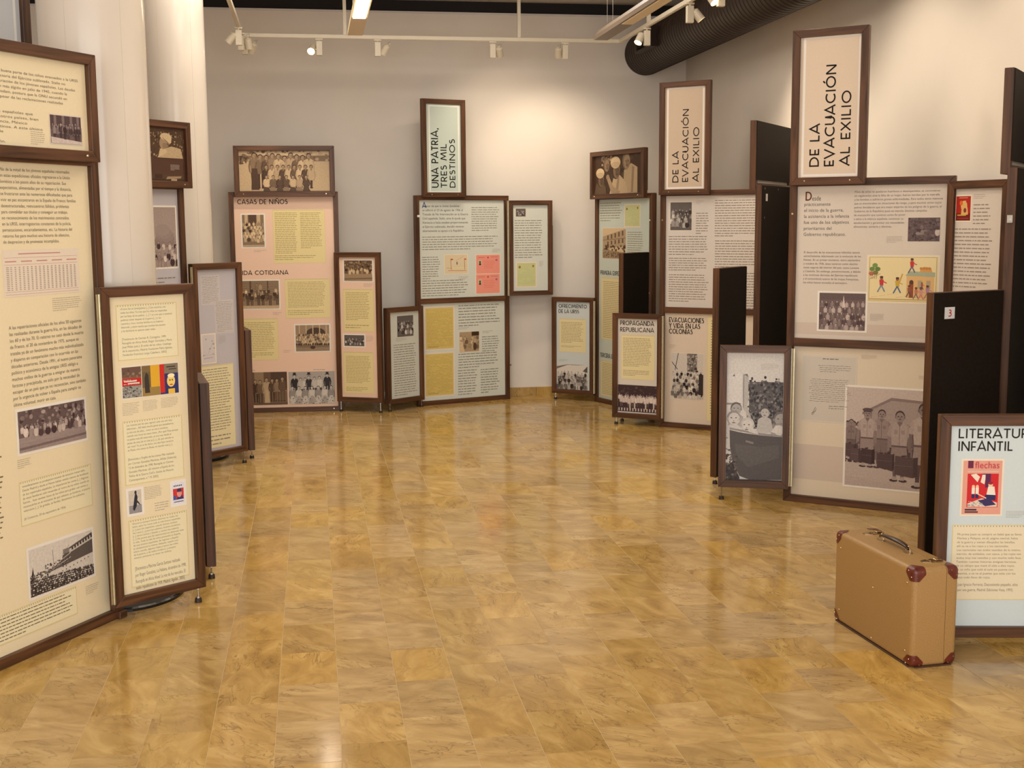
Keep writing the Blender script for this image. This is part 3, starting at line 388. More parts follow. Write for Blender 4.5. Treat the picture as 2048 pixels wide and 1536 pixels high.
        A.rect(0,0,w,h,tn(.78,1)); A.rect(0,h*.72,w,h*.86,tn(.42,1)); speckle(A,0,h*.74,w,h,60,h*.035,.15,.75,1); A.rect(w*.5,h*.86,w*.85,h*.89,tn(.85,1)); speckle(A,w*.02,h*.66,w*.1,h*.86,20,h*.03,.1,.4,1)
        for i in range(10): 
            x=.17+.067*i; person(A,w*x,h*(.08-.015*(i%2)),h*(.86-.03*(i%3)),1,.62,.05,(.45,.4,.25,.5,.8,.75,.7,.35,.85,.8)[i],.12)
        for i in range(9): x=.3+.062*i; person(A,w*x,h*(-.02),h*.66,1,.62,.05,(.15,.8,.7,.2,.8,.3,.85,.2,.75)[i],.15,legs=0,arms=.3)
        for i in range(7):
            x=.3+.073*i; person(A,w*x,-h*.17,h*.56,1,.68,.05,(.85,.35,.2,.25,.8,.7,.2)[i],.15,legs=0,arms=.7); A.poly([(w*(x-.04),0),(w*(x+.045),0),(w*(x+.02),h*.09),(w*(x-.03),h*.1)],tn(.2+.3*(i%2),1))
        A.poly([(w*.13,h*.03),(w*.22,h*.03),(w*.2,h*.55),(w*.14,h*.55)],tn(.16,1))
    elif kind=='beret':
        A.rect(0,0,w,h,tn(.18,1)); speckle(A,0,0,w,h,240,h*.03,.05,.75,1); A.poly([(w*.62,0),(w*.98,0),(w*.95,h*.35),(w*.82,h*.42),(w*.7,h*.3)],tn(.75,1))
        A.poly([(w*.63,h*.0),(w*.66,h*.3),(w*.72,h*.42),(w*.76,h*.2)],tn(.85,1)); A.ell(w*.71,h*.52,w*.055,h*.22,tn(.62,1),16); A.ell(w*.735,h*.44,w*.04,h*.1,tn(.5,1),12)
        A.ell(w*.745,h*.76,w*.075,h*.13,tn(.88,1),18); A.poly([(w*.69,h*.8),(w*.83,h*.78),(w*.82,h*.55),(w*.79,h*.48)],tn(.86,1)); A.line(w*.7,h*.72,w*.8,h*.5,w*.006,tn(.35,1))
    elif kind=='bench':
        A.rect(0,0,w,h,tn(.2,1)); A.rect(0,0,w,h*.35,tn(.12,1)); A.poly([(w*.75,h*.3),(w*.95,h*.5),(w*.97,h*.8),(w*.77,h*.7)],tn(.6,1)); A.rect(w*.6,h*.4,w*.7,h,tn(.1,1)); A.rect(w*.82,h*.1,w*.9,h*.4,tn(.7,1))
    elif kind=='smoke':
        A.rect(0,0,w,h,tn(.66,2)); [A.ell(w*(.5+.06*math.sin(i)),h*(.42+.05*i),w*(.42-.03*i),h*.1,tn(.5+.03*i,2),20) for i in range(5)]; crowd(A,2,4,5,-h*.12,h*.2,h*.26,tops=(.15,.6,.9)); 
    elif kind=='meal':
        A.rect(0,0,w,h,tn(.7,1)); crowd(A,1,3,5,-h*.1,h*.4,h*.5,tops=(.9,.4,.7)); A.rect(w*.62,h*.8,w,h,tn(.1,1)); A.poly([(0,0),(w*.25,0),(w*.15,h*.5),(0,h*.55)],tn(.92,1)); A.ell(w*.78,h*.25,w*.09,h*.2,tn(.2,1))
    elif kind=='statue':
        A.rect(0,0,w,h,(150,146,148)); A.rect(0,h*.35,w,h,(205,195,180)); A.poly([(w*.4,h*.1),(w*.6,h*.3),(w*.7,h*.7),(w*.55,h*.95),(w*.45,h*.7),(w*.3,h*.2)],(48,50,62)); A.poly([(w*.55,h*.5),(w*.9,h*.3),(w*.85,h*.4),(w*.6,h*.6)],(60,60,70)); A.ell(w*.55,h*.9,w*.09,h*.08,(60,58,66))
    elif kind=='portrait':
        A.rect(0,0,w,h,(226,226,236)); A.rect(w*.04,h*.2,w*.96,h*.72,(206,62,60)); A.poly([(w*.3,h*.2),(w*.95,h*.2),(w*.8,h*.42),(w*.5,h*.4)],(60,62,110)); A.ell(w*.58,h*.5,w*.22,h*.2,(232,150,140)); A.poly([(w*.38,h*.55),(w*.4,h*.7),(w*.72,h*.72),(w*.8,h*.55)],(70,60,90)); A.rect(w*.04,h*.2,w*.3,h*.38,(70,90,160))
        for i in range(5): A.rect(w*(.12+.15*i),h*.82,w*(.22+.15*i),h*.88,(60,60,90))
        A.rect(w*.08,h*.08,w*.92,h*.12,(90,90,120))
    elif kind=='ship':
        A.rect(0,0,w,h,tn(.93,0)); A.rect(0,0,w,h*.2,tn(.15)); 
        A.poly([(w*.2,h*.36),(w,h*.55),(w,h*.12),(w*.3,h*.12)],tn(.9)); A.poly([(w*.22,h*.38),(w*.5,h*.56),(w*.52,h*.72),(w*.62,h*.72),(w*.62,h*.78),(w,h*.95),(w,h*.5),(w*.6,h*.44)],tn(.3))
        for a in range(3): A.poly([(w*.28,h*(.4+.05*a)),(w*.64,h*(.56+.09*a)),(w*.64,h*(.575+.09*a)),(w*.28,h*(.41+.05*a))],tn(.88))
        A.poly([(w*.62,h*.66),(w,h*.8),(w,h*.9),(w*.62,h*.74)],tn(.82)); [A.rect(w*(.66+.045*i),h*(.71+.018*i),w*(.685+.045*i),h*(.765+.02*i),tn(.12)) for i in range(8)]
        A.rect(w*.52,h*.68,w*.62,h*.78,tn(.5)); A.line(w*.37,h*.5,w*.36,h*.85,w*.006,tn(.3)); A.line(w*.5,h*.6,w*.62,h*.84,w*.004,tn(.4)); [A.ell(w*(.5+.06*i),h*(.32+.015*i),w*.008,w*.008,tn(.15),8) for i in range(8)]
        speckle(A,w*.22,h*.4,w*.6,h*.58,90,w*.009,.05,.6,0); A.poly([(0,h*.25),(w*.05,h*.62),(w*.07,h*.3)],tn(.1)); speckle(A,0,h*.24,w*.3,h*.46,50,w*.014,.1,.5,0)
        for k in range(7):
            for i in range(24): x=w*(i+A.r.uniform(-.4,.4))/23; y=h*(.30-.045*k-.1*(i/24)**2); A.ell(x,y,w*.022,h*.03,tn(.12+.1*A.r.random())); A.ell(x,y+h*.018,w*.013,h*.015,tn(A.r.choice((.3,.6,.9))),8)
    elif kind=='bath':
        t=0; D=lambda v:tuple((38+(226-38)*v,34+(222-34)*v,38+(218-38)*v))
        A.rect(0,0,w,h,D(.93))
        A.rect(w*.4,h*.42,w,h*.78,D(.3)); 
        for _ in range(420): 
            x=A.r.uniform(.38,1.02); y=A.r.uniform(.42,.82-.05*abs(math.sin(x*14))); A.ell(w*x,h*y,w*.022*A.r.uniform(.5,1.5),w*.024*A.r.uniform(.5,1.5),D(A.r.choice((.06,.12,.2,.3,.42,.55))),7,A.r.random())
        A.rect(0,h*.55,w*.28,h*.84,D(.96)); A.rect(0,h*.6,w*.25,h*.616,D(.6)); A.poly([(w*.1,h*.82),(w*.13,h*.84),(w*.14,h*.82)],D(.3))
        A.poly([(w*.28,h*.84),(w*.38,h*.82),(w*.385,h*.64),(w*.36,h*.6),(w*.43,h*.52),(w*.42,h*.475),(w*.4,h*.52),(w*.385,h*.48),(w*.375,h*.53),(w*.36,h*.49),(w*.35,h*.54),(w*.3,h*.57),(w*.285,h*.7)],D(.78))
        A.line(w*.3,h*.82,w*.3,h*.58,w*.012,D(.5)); A.poly([(w*.27,h*.82),(w*.31,h*.835),(w*.38,h*.815),(w*.36,h*.84)],D(.4))
        def baby(x,y,s,hair,v=.88,look=0):
            A.poly([(w*(x-1.1*s),h*(y-1.2*s)),(w*(x+1.2*s),h*(y-1.2*s)),(w*(x+.9*s),h*(y-.45*s)),(w*(x+.3*s),h*(y-.3*s)),(w*(x-.3*s),h*(y-.3*s)),(w*(x-.9*s),h*(y-.45*s))],D(v))
            A.ell(w*x,h*y,w*s*.72,w*s*.8,D(hair),18); A.ell(w*(x+.05*s),h*(y-.05*s),w*s*.62,w*s*.68,D(v),18)
            for q in(-1,1): A.ell(w*(x+(q*.24+look)*s),h*y,w*s*.1,w*s*.055,D(.2),8); A.ell(w*(x+q*.66*s),h*(y-.05*s),w*.12*s,w*.17*s,D(v-.15),8)
            A.ell(w*(x+look*s),h*(y-.14*s),w*s*.08,w*s*.06,D(.6),8); A.ell(w*(x+look*s),h*(y-.22*s),w*s*.2,w*s*.06,D(.35),8)
        baby(.17,.575,.14,.35,.72); baby(.68,.55,.13,.3,.8); baby(.96,.5,.17,.4,.68); baby(.13,.5,.17,.6,.9); baby(.38,.45,.17,.85,.92,-.1); baby(.93,.42,.14,.6,.9)
        A.poly([(w*.53,h*.40),(w*.84,h*.40),(w*.8,h*.48),(w*.73,h*.505),(w*.63,h*.505),(w*.57,h*.48)],D(.84)); baby(.68,.55,.12,.3,.8)
        A.poly([(w*.06,h*.405),(w*.3,h*.385),(w*.6,h*.37),(w,h*.36),(w,h*.03),(w*.45,h*.02),(w*.25,h*.05),(w*.12,h*.16),(w*.07,h*.28)],D(.28))
        A.poly([(w*.06,h*.41),(w*.55,h*.375),(w,h*.36),(w,h*.372),(w*.55,h*.39),(w*.06,h*.425)],D(.6)); A.poly([(w*.4,h*.395),(w*.58,h*.375),(w*.55,h*.4),(w*.45,h*.425)],D(.92)); A.poly([(w*.8,h*.4),(w*.95,h*.375),(w*.99,h*.44),(w*.88,h*.45)],D(.93))
        A.poly([(w*.35,h*.315),(w*.49,h*.3),(w*.49,h*.315),(w*.35,h*.33)],D(.5)); A.poly([(w*.15,h*.3),(w*.6,h*.28),(w*.95,h*.3),(w*.95,h*.2),(w*.4,h*.12),(w*.2,h*.2)],D(.33)); A.poly([(0,h*.12),(w*.12,h*.16),(w*.25,h*.04),(w*.25,0),(0,0)],D(.14))
        A.rect(0,0,w,h*.025,D(.16)); speckle(A,0,0,w*.2,h*.25,60,w*.02,.05,.5,0)
        for i in range(18): 
            a=PI*(.5+i/18); A.line(w*(.03+.06*math.cos(a)),h*(.3+.045*math.sin(a)),w*(.03+.06*math.cos(a+.17)),h*(.3+.045*math.sin(a+.17)),w*.012,D(.2))
        A.rect(0,h*.4,w*.06,h*.44,D(.9))
    elif kind=='boys':
        t=2; A.rect(0,0,w,h,tn(.86,t)); A.rect(0,h*.27,w,h*.5,tn(.45,t)); 
        A.poly([(w*.2,h*.75),(w*.5,h*.9),(w*1.0,h*.88),(w,h*.45),(w*.2,h*.5)],tn(.66,t)); A.poly([(w*.18,h*.755),(w*.5,h*.915),(w,h*.89),(w,h*.865),(w*.5,h*.885),(w*.18,h*.73)],tn(.5,t)); [A.line(w*x,h*.45,w*x,h*.74,w*.007,tn(.4,t)) for x in (.28,.36,.6)]
        A.rect(w*.2,h*.42,w,h*.6,tn(.35,t)); A.poly([(0,0),(w,0),(w,h*.24),(0,h*.3)],tn(.8,t)); A.poly([(0,h*.1),(w,0),(w,0),(0,0)],tn(.78,t))
        for i in range(16): person(A,w*(.02+.065*i),h*.24,h*.42,t,.55,.1,A.r.uniform(.2,.6),.2,0,0,1)
        def boy(x,y,hh,top,cap,sk=.52):
            H=h*hh; X=w*x; Y=h*y; q=H*.115
            for sg in(-1,1):
                A.poly([(X+sg*q*.15,Y+H*.3),(X+sg*q*.75,Y+H*.3),(X+sg*q*.65,Y+H*.1),(X+sg*q*.6,Y+H*.02),(X+sg*q*.25,Y+H*.02),(X+sg*q*.25,Y+H*.1)],tn(sk-.18,t)); A.ell(X+sg*q*.55,Y+H*.015,q*.5,H*.02,tn(.12,t),8); A.rect(X+sg*q*.45-q*.25,Y+H*.02,X+sg*q*.45+q*.25,Y+H*.07,tn(.7,t))
            A.poly([(X-q*1.0,Y+H*.28),(X-q*.05,Y+H*.27),(X,Y+H*.36),(X+q*.05,Y+H*.27),(X+q*1.05,Y+H*.28),(X+q*.85,Y+H*.5),(X-q*.85,Y+H*.5)],tn(top-.15,t))
            A.poly([(X-q*.85,Y+H*.48),(X+q*.85,Y+H*.48),(X+q*1.1,Y+H*.78),(X+q*.4,Y+H*.83),(X-q*.4,Y+H*.83),(X-q*1.1,Y+H*.78)],tn(top,t)); A.rect(X-q*.88,Y+H*.48,X+q*.88,Y+H*.505,tn(.3,t)); A.line(X,Y+H*.5,X,Y+H*.8,q*.08,tn(top-.2,t))
            A.rect(X-q*.6,Y+H*.66,X-q*.2,Y+H*.72,tn(top-.1,t)); A.rect(X+q*.2,Y+H*.66,X+q*.6,Y+H*.72,tn(top-.1,t))
            for sg in(-1,1):
                A.poly([(X+sg*q*.85,Y+H*.79),(X+sg*q*1.25,Y+H*.76),(X+sg*q*1.45,Y+H*.63),(X+sg*q*1.0,Y+H*.62)],tn(top-.05,t)); A.poly([(X+sg*q*1.38,Y+H*.63),(X+sg*q*1.05,Y+H*.62),(X+sg*q*1.1,Y+H*.42),(X+sg*q*1.35,Y+H*.42)],tn(sk,t))
            A.poly([(X-q*.35,Y+H*.83),(X+q*.35,Y+H*.83),(X,Y+H*.76)],tn(sk-.1,t)); A.ell(X,Y+H*.915,q*.56,H*.075,tn(.12,t),16); A.ell(X,Y+H*.9,q*.48,H*.066,tn(sk+.05,t),16)
            for sg in(-1,1): A.ell(X+sg*q*.2,Y+H*.908,q*.09,H*.009,tn(.1,t),8); A.ell(X+sg*q*.52,Y+H*.9,q*.1,H*.02,tn(sk-.05,t),8)
            A.ell(X,Y+H*.89,q*.07,H*.012,tn(sk-.15,t),6); A.ell(X,Y+H*.868,q*.17,H*.007,tn(.22,t),8)
            if cap: A.ell(X,Y+H*.965,q*.75,H*.035,tn(.25,t),14); A.poly([(X-q*.6,Y+H*.95),(X+q*.6,Y+H*.95),(X+q*.45,Y+H*.93),(X-q*.45,Y+H*.93)],tn(.2,t))
        def bag(x,y,bw,bh,v=.2):
            A.poly([(w*x,h*y),(w*(x+bw),h*(y-.02)),(w*(x+bw),h*(y+bh-.01)),(w*x,h*(y+bh))],tn(v,t)); A.poly([(w*(x+bw),h*(y-.02)),(w*(x+bw*1.25),h*y),(w*(x+bw*1.25),h*(y+bh)),(w*(x+bw),h*(y+bh-.01))],tn(v-.08,t)); A.line(w*(x+bw*.35),h*(y+bh),w*(x+bw*.65),h*(y+bh+.005),h*.012,tn(.1,t)); A.line(w*x,h*(y+bh*.5),w*(x+bw),h*(y+bh*.48),h*.004,tn(v+.15,t))
        boy(.06,.26,.42,.5,0); bag(.0,.3,.1,.13,.22)
        boy(.4,.2,.6,.58,0); boy(.24,.2,.6,.74,1); bag(.06,.26,.09,.13,.25); bag(.18,.25,.12,.14,.14); bag(.36,.21,.1,.14,.2)
        boy(.6,.08,.72,.7,0); bag(.44,.2,.09,.16,.2); boy(.86,.03,.86,.76,0,.42); bag(.56,.15,.2,.19,.24)
    return A
def art(kind,w,h):
    A=Art(w,h); r=A.r
    if kind=='swing':
        A.rect(0,0,w,h,(222,206,172)); [A.line(w*x,h*.2,w*(x-.01),h*.8,w*.02,(178,104,70)) for x in(.28,.88)]; A.line(w*.08,h*.3,w*.3,h*.28,w*.012,(190,120,90)); A.line(w*.15,h*.16,w*.95,h*.14,w*.02,(206,130,90)); A.rect(w*.28,h*.72,w*.36,h*.79,(200,70,50)); A.rect(w*.88,h*.73,w*.95,h*.79,(200,70,50)); A.ell(w*.54,h*.55,w*.025,h*.09,(100,90,110)); [A.line(w*(.5+.07*i),h*(.68+.05*i),w*(.57+.07*i),h*(.73+.05*i),w*.012,(220,150,120)) for i in range(5)]; A.ell(w*.6,h*.3,w*.3,h*.03,(232,214,160))
    elif kind=='pink':
        A.rect(0,0,w,h,(238,152,134)); A.rect(w*.1,h*.45,w*.22,h*.74,(206,196,160)); A.ell(w*.16,h*.63,w*.035,h*.06,(60,54,48)); A.poly([(w*.11,h*.46),(w*.21,h*.46),(w*.19,h*.57),(w*.13,h*.57)],(54,50,48)); A.ell(w*.5,h*.86,w*.035,h*.05,(196,80,84)); A.ell(w*.86,h*.72,w*.05,h*.06,(170,100,150),7)
        for i in range(5): A.rect(w*.32,h*(.3+.09*i),w*(.7+.1*r.random()),h*(.312+.09*i),(206,100,92)); 
        A.rect(w*.08,h*.86,w*.36,h*.88,(196,84,80)); A.rect(w*.62,h*.88,w*.92,h*.9,(196,84,80))
    elif kind in('ochre','lime'):
        c,d=((214,190,110),(166,138,70)) if kind=='ochre' else ((204,206,150),(150,150,100))
        A.rect(0,0,w,h,(226,200,170)); A.rect(w*.02,h*.015,w*.98,h*.985,c)
        for i in range(26):
            y=h*(.93-.034*i); x=w*.06
            if kind=='lime' and i%2: continue
            while x<w*.94:
                l=w*r.uniform(.04,.14)
                if r.random()<.8: A.rect(x,y,min(x+l,w*.95),y+h*.008,tuple((c[k]*.45+d[k]*.55) for k in range(3)))
                x+=l+w*.02
        if kind=='lime': A.ell(w*.15,h*.82,w*.06,h*.06,(150,130,60)); A.ell(w*.86,h*.86,w*.05,h*.05,(150,130,60))
        else: [A.line(w*(.1+.06*i),h*.05,w*(.14+.06*i),h*(.06+.01*(i%2)),h*.008,(90,70,40)) for i in range(6)]
    elif kind=='doodle':
        A.rect(0,0,w,h,(206,200,202)); 
        for x,y in((.3,.85),(.75,.78),(.85,.66),(.9,.5),(.6,.5),(.1,.28),(.85,.3)): speckle(A,w*x-w*.05,h*y-h*.02,w*x+w*.05,h*y+h*.02,5,w*.02,.1,.5,0)
        for i in range(7): A.line(w*(.45+.06*i),h*(.33+.06*i),w*(.5+.06*i),h*(.38+.06*i),w*.012,(110,104,110))
        A.line(w*.05,h*.27,w*.95,h*.29,w*.01,(150,144,150)); A.line(w*.1,h*.16,w*.8,h*.18,w*.02,(120,110,116))
    elif kind=='books':
        A.rect(0,0,w,h,(225,216,200)); g=.012
        A.rect(0,0,w*.335,h,(150,88,72)); A.rect(0,h*.68,w*.335,h,(110,84,76)); A.rect(0,h*.4,w*.335,h*.62,(196,40,38)); A.rect(0,0,w*.335,h*.38,(150,150,142)); speckle(A,0,h*.02,w*.33,h*.36,70,w*.012,.1,.9,0); A.rect(w*.03,h*.52,w*.25,h*.56,(235,220,205)); A.rect(w*.1,h*.45,w*.3,h*.49,(235,220,205)); speckle(A,0,h*.66,w*.33,h*.9,16,w*.02,.25,.6,1)
        A.rect(w*.345,0,w*.66,h,(224,172,52)); A.rect(w*.345,0,w*.5,h,(112,96,66)); A.rect(w*.345,0,w*.66,h*.28,(156,128,74)); A.poly([(w*.39,h*.1),(w*.48,h*.1),(w*.46,h*.7),(w*.42,h*.78),(w*.39,h*.6)],(64,56,52)); A.rect(w*.345,h*.8,w*.5,h,(128,104,70))
        A.rect(w*.665,0,w,h,(54,56,110)); A.rect(w*.665,h*.05,w*.75,h,(204,52,40)); A.rect(w*.75,h*.68,w,h,(132,120,102)); A.rect(w*.79,h*.88,w*.95,h*.91,(40,38,36)); A.rect(w*.83,h*.8,w*.97,h*.83,(70,60,52))
        A.ell(w*.865,h*.42,w*.075,h*.2,(240,208,120),16); A.ell(w*.87,h*.6,w*.065,h*.07,(250,236,190),14); A.rect(w*.81,0,w*.93,h*.16,(236,188,70)); [A.ell(w*x,h*.45,w*.012,h*.025,(50,44,50)) for x in(.845,.89)]; A.ell(w*.868,h*.3,w*.03,h*.02,(190,60,50))
    elif kind=='village':
        A.rect(0,0,w,h,(230,212,164)); A.rect(w*.02,h*.02,w*.98,h*.98,(120,100,70)); A.rect(w*.025,h*.025,w*.975,h*.975,(234,216,166))
        [A.line(w*(.05+.12*i),h*(.1+.03*(i%3)),w*(.14+.12*i),h*(.12+.03*(i%3)),h*.006,(206,172,110)) for i in range(8)]
        [A.ell(w*x,h*y,w*.04,h*.05,c) for x,y,c in((.06,.72,(110,140,70)),(.1,.8,(120,150,80)),(.14,.72,(100,130,70)),(.05,.62,(190,110,90)),(.11,.64,(130,120,70)))]; [A.line(w*(.04+.03*i),h*.62,w*(.05+.025*i),h*.5,w*.006,(120,90,60)) for i in range(4)]; A.line(w*.03,h*.5,w*.18,h*.62,w*.008,(180,140,90))
        A.poly([(w*.56,h*.1),(w*.95,h*.08),(w*.95,h*.56),(w*.56,h*.58)],(222,180,120)); A.poly([(w*.54,h*.58),(w*.96,h*.56),(w*.96,h*.66),(w*.6,h*.68)],(168,176,150)); [A.rect(w*x,h*.3,w*(x+.06),h*.48,(176,160,130)) for x in(.72,.84)]; A.rect(w*.6,h*.1,w*.66,h*.44,(150,80,50)); A.ell(w*.63,h*.44,w*.03,h*.05,(90,60,50))
        A.poly([(w*.74,h*.66),(w*.92,h*.66),(w*.9,h*.76),(w*.8,h*.78),(w*.76,h*.74)],(214,160,90)); [A.ell(w*(.76+.04*i),h*.74,w*.02,h*.03,(196,130,70)) for i in range(4)]
        def man(x,y,s,c,d,l=0):
            A.ell(w*x,h*(y+.2*s),w*.022*s,h*.032*s,(150,92,66)); A.ell(w*x,h*(y+.225*s),w*.024*s,h*.018*s,(70,50,40)); A.poly([(w*(x-.03*s),h*(y+.17*s)),(w*(x+.03*s),h*(y+.17*s)),(w*(x+.025*s+l*.02),h*(y+.05*s)),(w*(x-.02*s+l*.02),h*(y+.05*s))],c)
            A.line(w*x,h*(y+.06*s),w*(x-.05*s),h*(y-.08*s),w*.018*s,d); A.line(w*x,h*(y+.06*s),w*(x+.045*s),h*(y-.07*s),w*.018*s,d); A.line(w*x,h*(y+.15*s),w*(x+.07*s),h*(y+.1*s),w*.012*s,c)
        man(.2,.3,1.1,(204,60,60),(120,140,160)); man(.43,.28,1.1,(206,170,60),(90,110,140)); A.line(w*.45,h*.4,w*.5,h*.62,w*.02,(206,160,70)); man(.63,.72,1,(200,60,60),(110,100,120)); man(.7,.14,.8,(190,120,100),(120,110,110)); man(.86,.16,.9,(170,130,160),(160,120,110)); man(.77,.12,.9,(206,150,140),(200,130,120)); man(.78,.32,.5,(180,80,70),(90,90,110)); man(.6,.18,.8,(150,90,70),(100,80,70))
        A.rect(w*.03,h*.05,w*.97,h*.07,(190,160,100))
    elif kind=='redposter':
        A.rect(0,0,w,h,(176,44,34)); A.rect(0,0,w,h*.3,(120,30,26)); A.ell(w*.55,h*.6,w*.22,h*.22,(224,190,120)); A.poly([(w*.35,h*.2),(w*.85,h*.25),(w*.8,h*.5),(w*.65,h*.84),(w*.4,h*.6)],(222,176,110)); A.ell(w*.35,h*.72,w*.12,h*.1,(220,110,50)); A.ell(w*.62,h*.42,w*.1,h*.1,(130,60,50)); A.rect(w*.1,h*.2,w*.7,h*.25,(206,170,80)); A.rect(w*.1,h*.08,w*.9,h*.11,(150,80,60)); A.rect(w*.2,h*.92,w*.8,h*.95,(220,150,120))
    elif kind=='magazine':
        A.rect(0,0,w,h,(226,160,140)); A.rect(w*.12,h*.13,w*.92,h*.76,(208,40,46)); A.rect(w*.12,h*.86,w*.26,h,(110,40,70)); A.rect(w*.12,h*.79,w*.92,h*.81,(214,190,170)); A.rect(w*.5,h*.72,w*.6,h*.76,(90,50,90))
        A.poly([(w*.2,h*.74),(w*.38,h*.6),(w*.44,h*.7),(w*.34,h*.76)],(236,222,200)); A.poly([(w*.46,h*.6),(w*.56,h*.56),(w*.6,h*.74),(w*.5,h*.74)],(236,222,200)); A.rect(w*.58,h*.5,w*.72,h*.76,(96,40,80))
        for x in(.28,.38): A.ell(w*x,h*.52,w*.04,h*.03,(238,196,160)); A.rect(w*(x-.04),h*.38,w*(x+.04),h*.5,(238,226,206)); A.rect(w*(x-.04),h*.3,w*(x+.04),h*.38,(52,44,90))
        A.ell(w*.72,h*.55,w*.06,h*.045,(238,196,160)); A.ell(w*.72,h*.585,w*.06,h*.03,(150,40,50)); A.poly([(w*.62,h*.36),(w*.86,h*.34),(w*.82,h*.52),(w*.66,h*.52)],(240,228,208)); A.poly([(w*.56,h*.28),(w*.86,h*.26),(w*.86,h*.36),(w*.6,h*.37)],(52,44,90)); A.line(w*.62,h*.3,w*.4,h*.38,w*.03,(238,196,160))
        A.poly([(w*.14,h*.2),(w*.5,h*.3),(w*.9,h*.22),(w*.9,h*.14),(w*.14,h*.14)],(226,206,186)); A.poly([(w*.4,h*.26),(w*.7,h*.3),(w*.88,h*.18),(w*.6,h*.15)],(60,50,96)); speckle(A,w*.14,h*.14,w*.6,h*.24,26,w*.02,.5,.95,0)
        A.rect(w*.08,h*.07,w*.38,h*.1,(60,40,60)); A.rect(w*.08,h*.03,w*.42,h*.055,(60,40,60))
    return A
# ---- stroke alphabet (geometric capitals)
def arc(cx,cy,rx,ry,a0,a1,n=14): return [(cx+rx*math.cos(R(a0+(a1-a0)*i/n)),cy+ry*math.sin(R(a0+(a1-a0)*i/n))) for i in range(n+1)]
h_=.07
def glyph(ch):
    T=1-h_; t=h_
    g={'A':(.84,[[(.02,0),(.42,1),(.82,0)],[(.19,.27),(.65,.27)]]),'B':(.62,[[(t,0),(t,1)],[(t,T)]+arc(.3,.74,.2,.19,90,-90)+[(t,.55)],[(t,.55)]+arc(.32,.31,.24,.24,90,-90)+[(t,t)]]),
    'C':(.84,[arc(.5,.5,.43,.43,48,312,22)]),'D':(.82,[[(t,0),(t,1)],[(t,T)]+arc(.32,.5,.43,.43,90,-90,18)+[(t,t)]]),
    'E':(.54,[[(t,0),(t,1)],[(t,T),(.52,T)],[(t,t),(.52,t)],[(t,.42),(.46,.42)]]),'F':(.52,[[(t,0),(t,1)],[(t,T),(.52,T)],[(t,.42),(.46,.42)]]),
    'G':(.92,[arc(.5,.5,.43,.43,48,360,24)+[(.56,.5)]]),'I':(.2,[[(.1,0),(.1,1)]]),'J':(.4,[[(.32,1),(.32,.25)]+arc(.12,.25,.2,.18,0,-90,6)]),'L':(.5,[[(t,1),(t,t),(.5,t)]]),
    'M':(.98,[[(.04,0),(.2,1)],[(.2,1),(.49,.2),(.78,1)],[(.78,1),(.94,0)]]),'N':(.82,[[(t,0),(t,1)],[(t,1),(.75,0)],[(.75,0),(.75,1)]]),
    'O':(1.0,[arc(.5,.5,.43,.43,0,360,28)]),'P':(.58,[[(t,0),(t,1)],[(t,T)]+arc(.28,.68,.24,.25,90,-90)+[(t,.43)]]),
    'R':(.6,[[(t,0),(t,1)],[(t,T)]+arc(.28,.68,.24,.25,90,-90)+[(t,.43)],[(.26,.43),(.56,0)]]),
    'S':(.54,[arc(.27,.74,.19,.19,35,270,14)+arc(.27,.31,.23,.24,90,-140,14)]),'T':(.6,[[(.3,0),(.3,1)],[(0,T),(.6,T)]]),
    'U':(.74,[[(t,1),(t,.36)]+arc(.37,.36,.3,.3,180,360,14)+[(.67,.36),(.67,1)]]),'V':(.78,[[(.0,1),(.39,0),(.78,1)]]),'X':(.7,[[(.02,0),(.66,1)],[(.04,1),(.68,0)]]),
    'Y':(.7,[[(0,1),(.35,.5),(.7,1)],[(.35,.5),(.35,0)]]),',':(.24,[[(.14,.12),(.06,-.14)]]),' ':(.34,[]),'3':(.5,[arc(.24,.74,.18,.19,120,-90,10)+arc(.24,.3,.22,.23,90,-130,12)])}
    g['Ñ']=(g['N'][0],g['N'][1]+[[(.22,1.12),(.34,1.2),(.46,1.12),(.58,1.2)]]); g['Ó']=(g['O'][0],g['O'][1]+[[(.42,1.08),(.6,1.26)]])
    return g[ch]
def ribbon(bm,pts,t):
    n=len(pts); closed=(abs(pts[0][0]-pts[-1][0])+abs(pts[0][1]-pts[-1][1]))<1e-7 and n>4
    L=[];Rr=[]
    def nrm(a,b): dx,dy=b[0]-a[0],b[1]-a[1]; l=math.hypot(dx,dy) or 1e-9; return(-dy/l,dx/l)
    for i in range(n):
        a=nrm(pts[i-1],pts[i]) if i>0 else (nrm(pts[-2],pts[-1]) if closed else nrm(pts[0],pts[1]))
        b=nrm(pts[i],pts[i+1]) if i<n-1 else (nrm(pts[0],pts[1]) if closed else a)
        if i==0 and not closed: a=b
        mx,my=a[0]+b[0],a[1]+b[1]; l2=mx*mx+my*my
        if l2<.35: mx,my,k=a[0],a[1],1
        else: k=2/l2
        if k*math.sqrt(l2)>2.2: k=2.2/math.sqrt(l2)
        ox,oy=mx*k*t/2,my*k*t/2
        L.append(bm.verts.new((pts[i][0]+ox,0,pts[i][1]+oy))); Rr.append(bm.verts.new((pts[i][0]-ox,0,pts[i][1]-oy)))
    for i in range(n-1):
        try: bm.faces.new((Rr[i],Rr[i+1],L[i+1],L[i]))
        except ValueError: pass
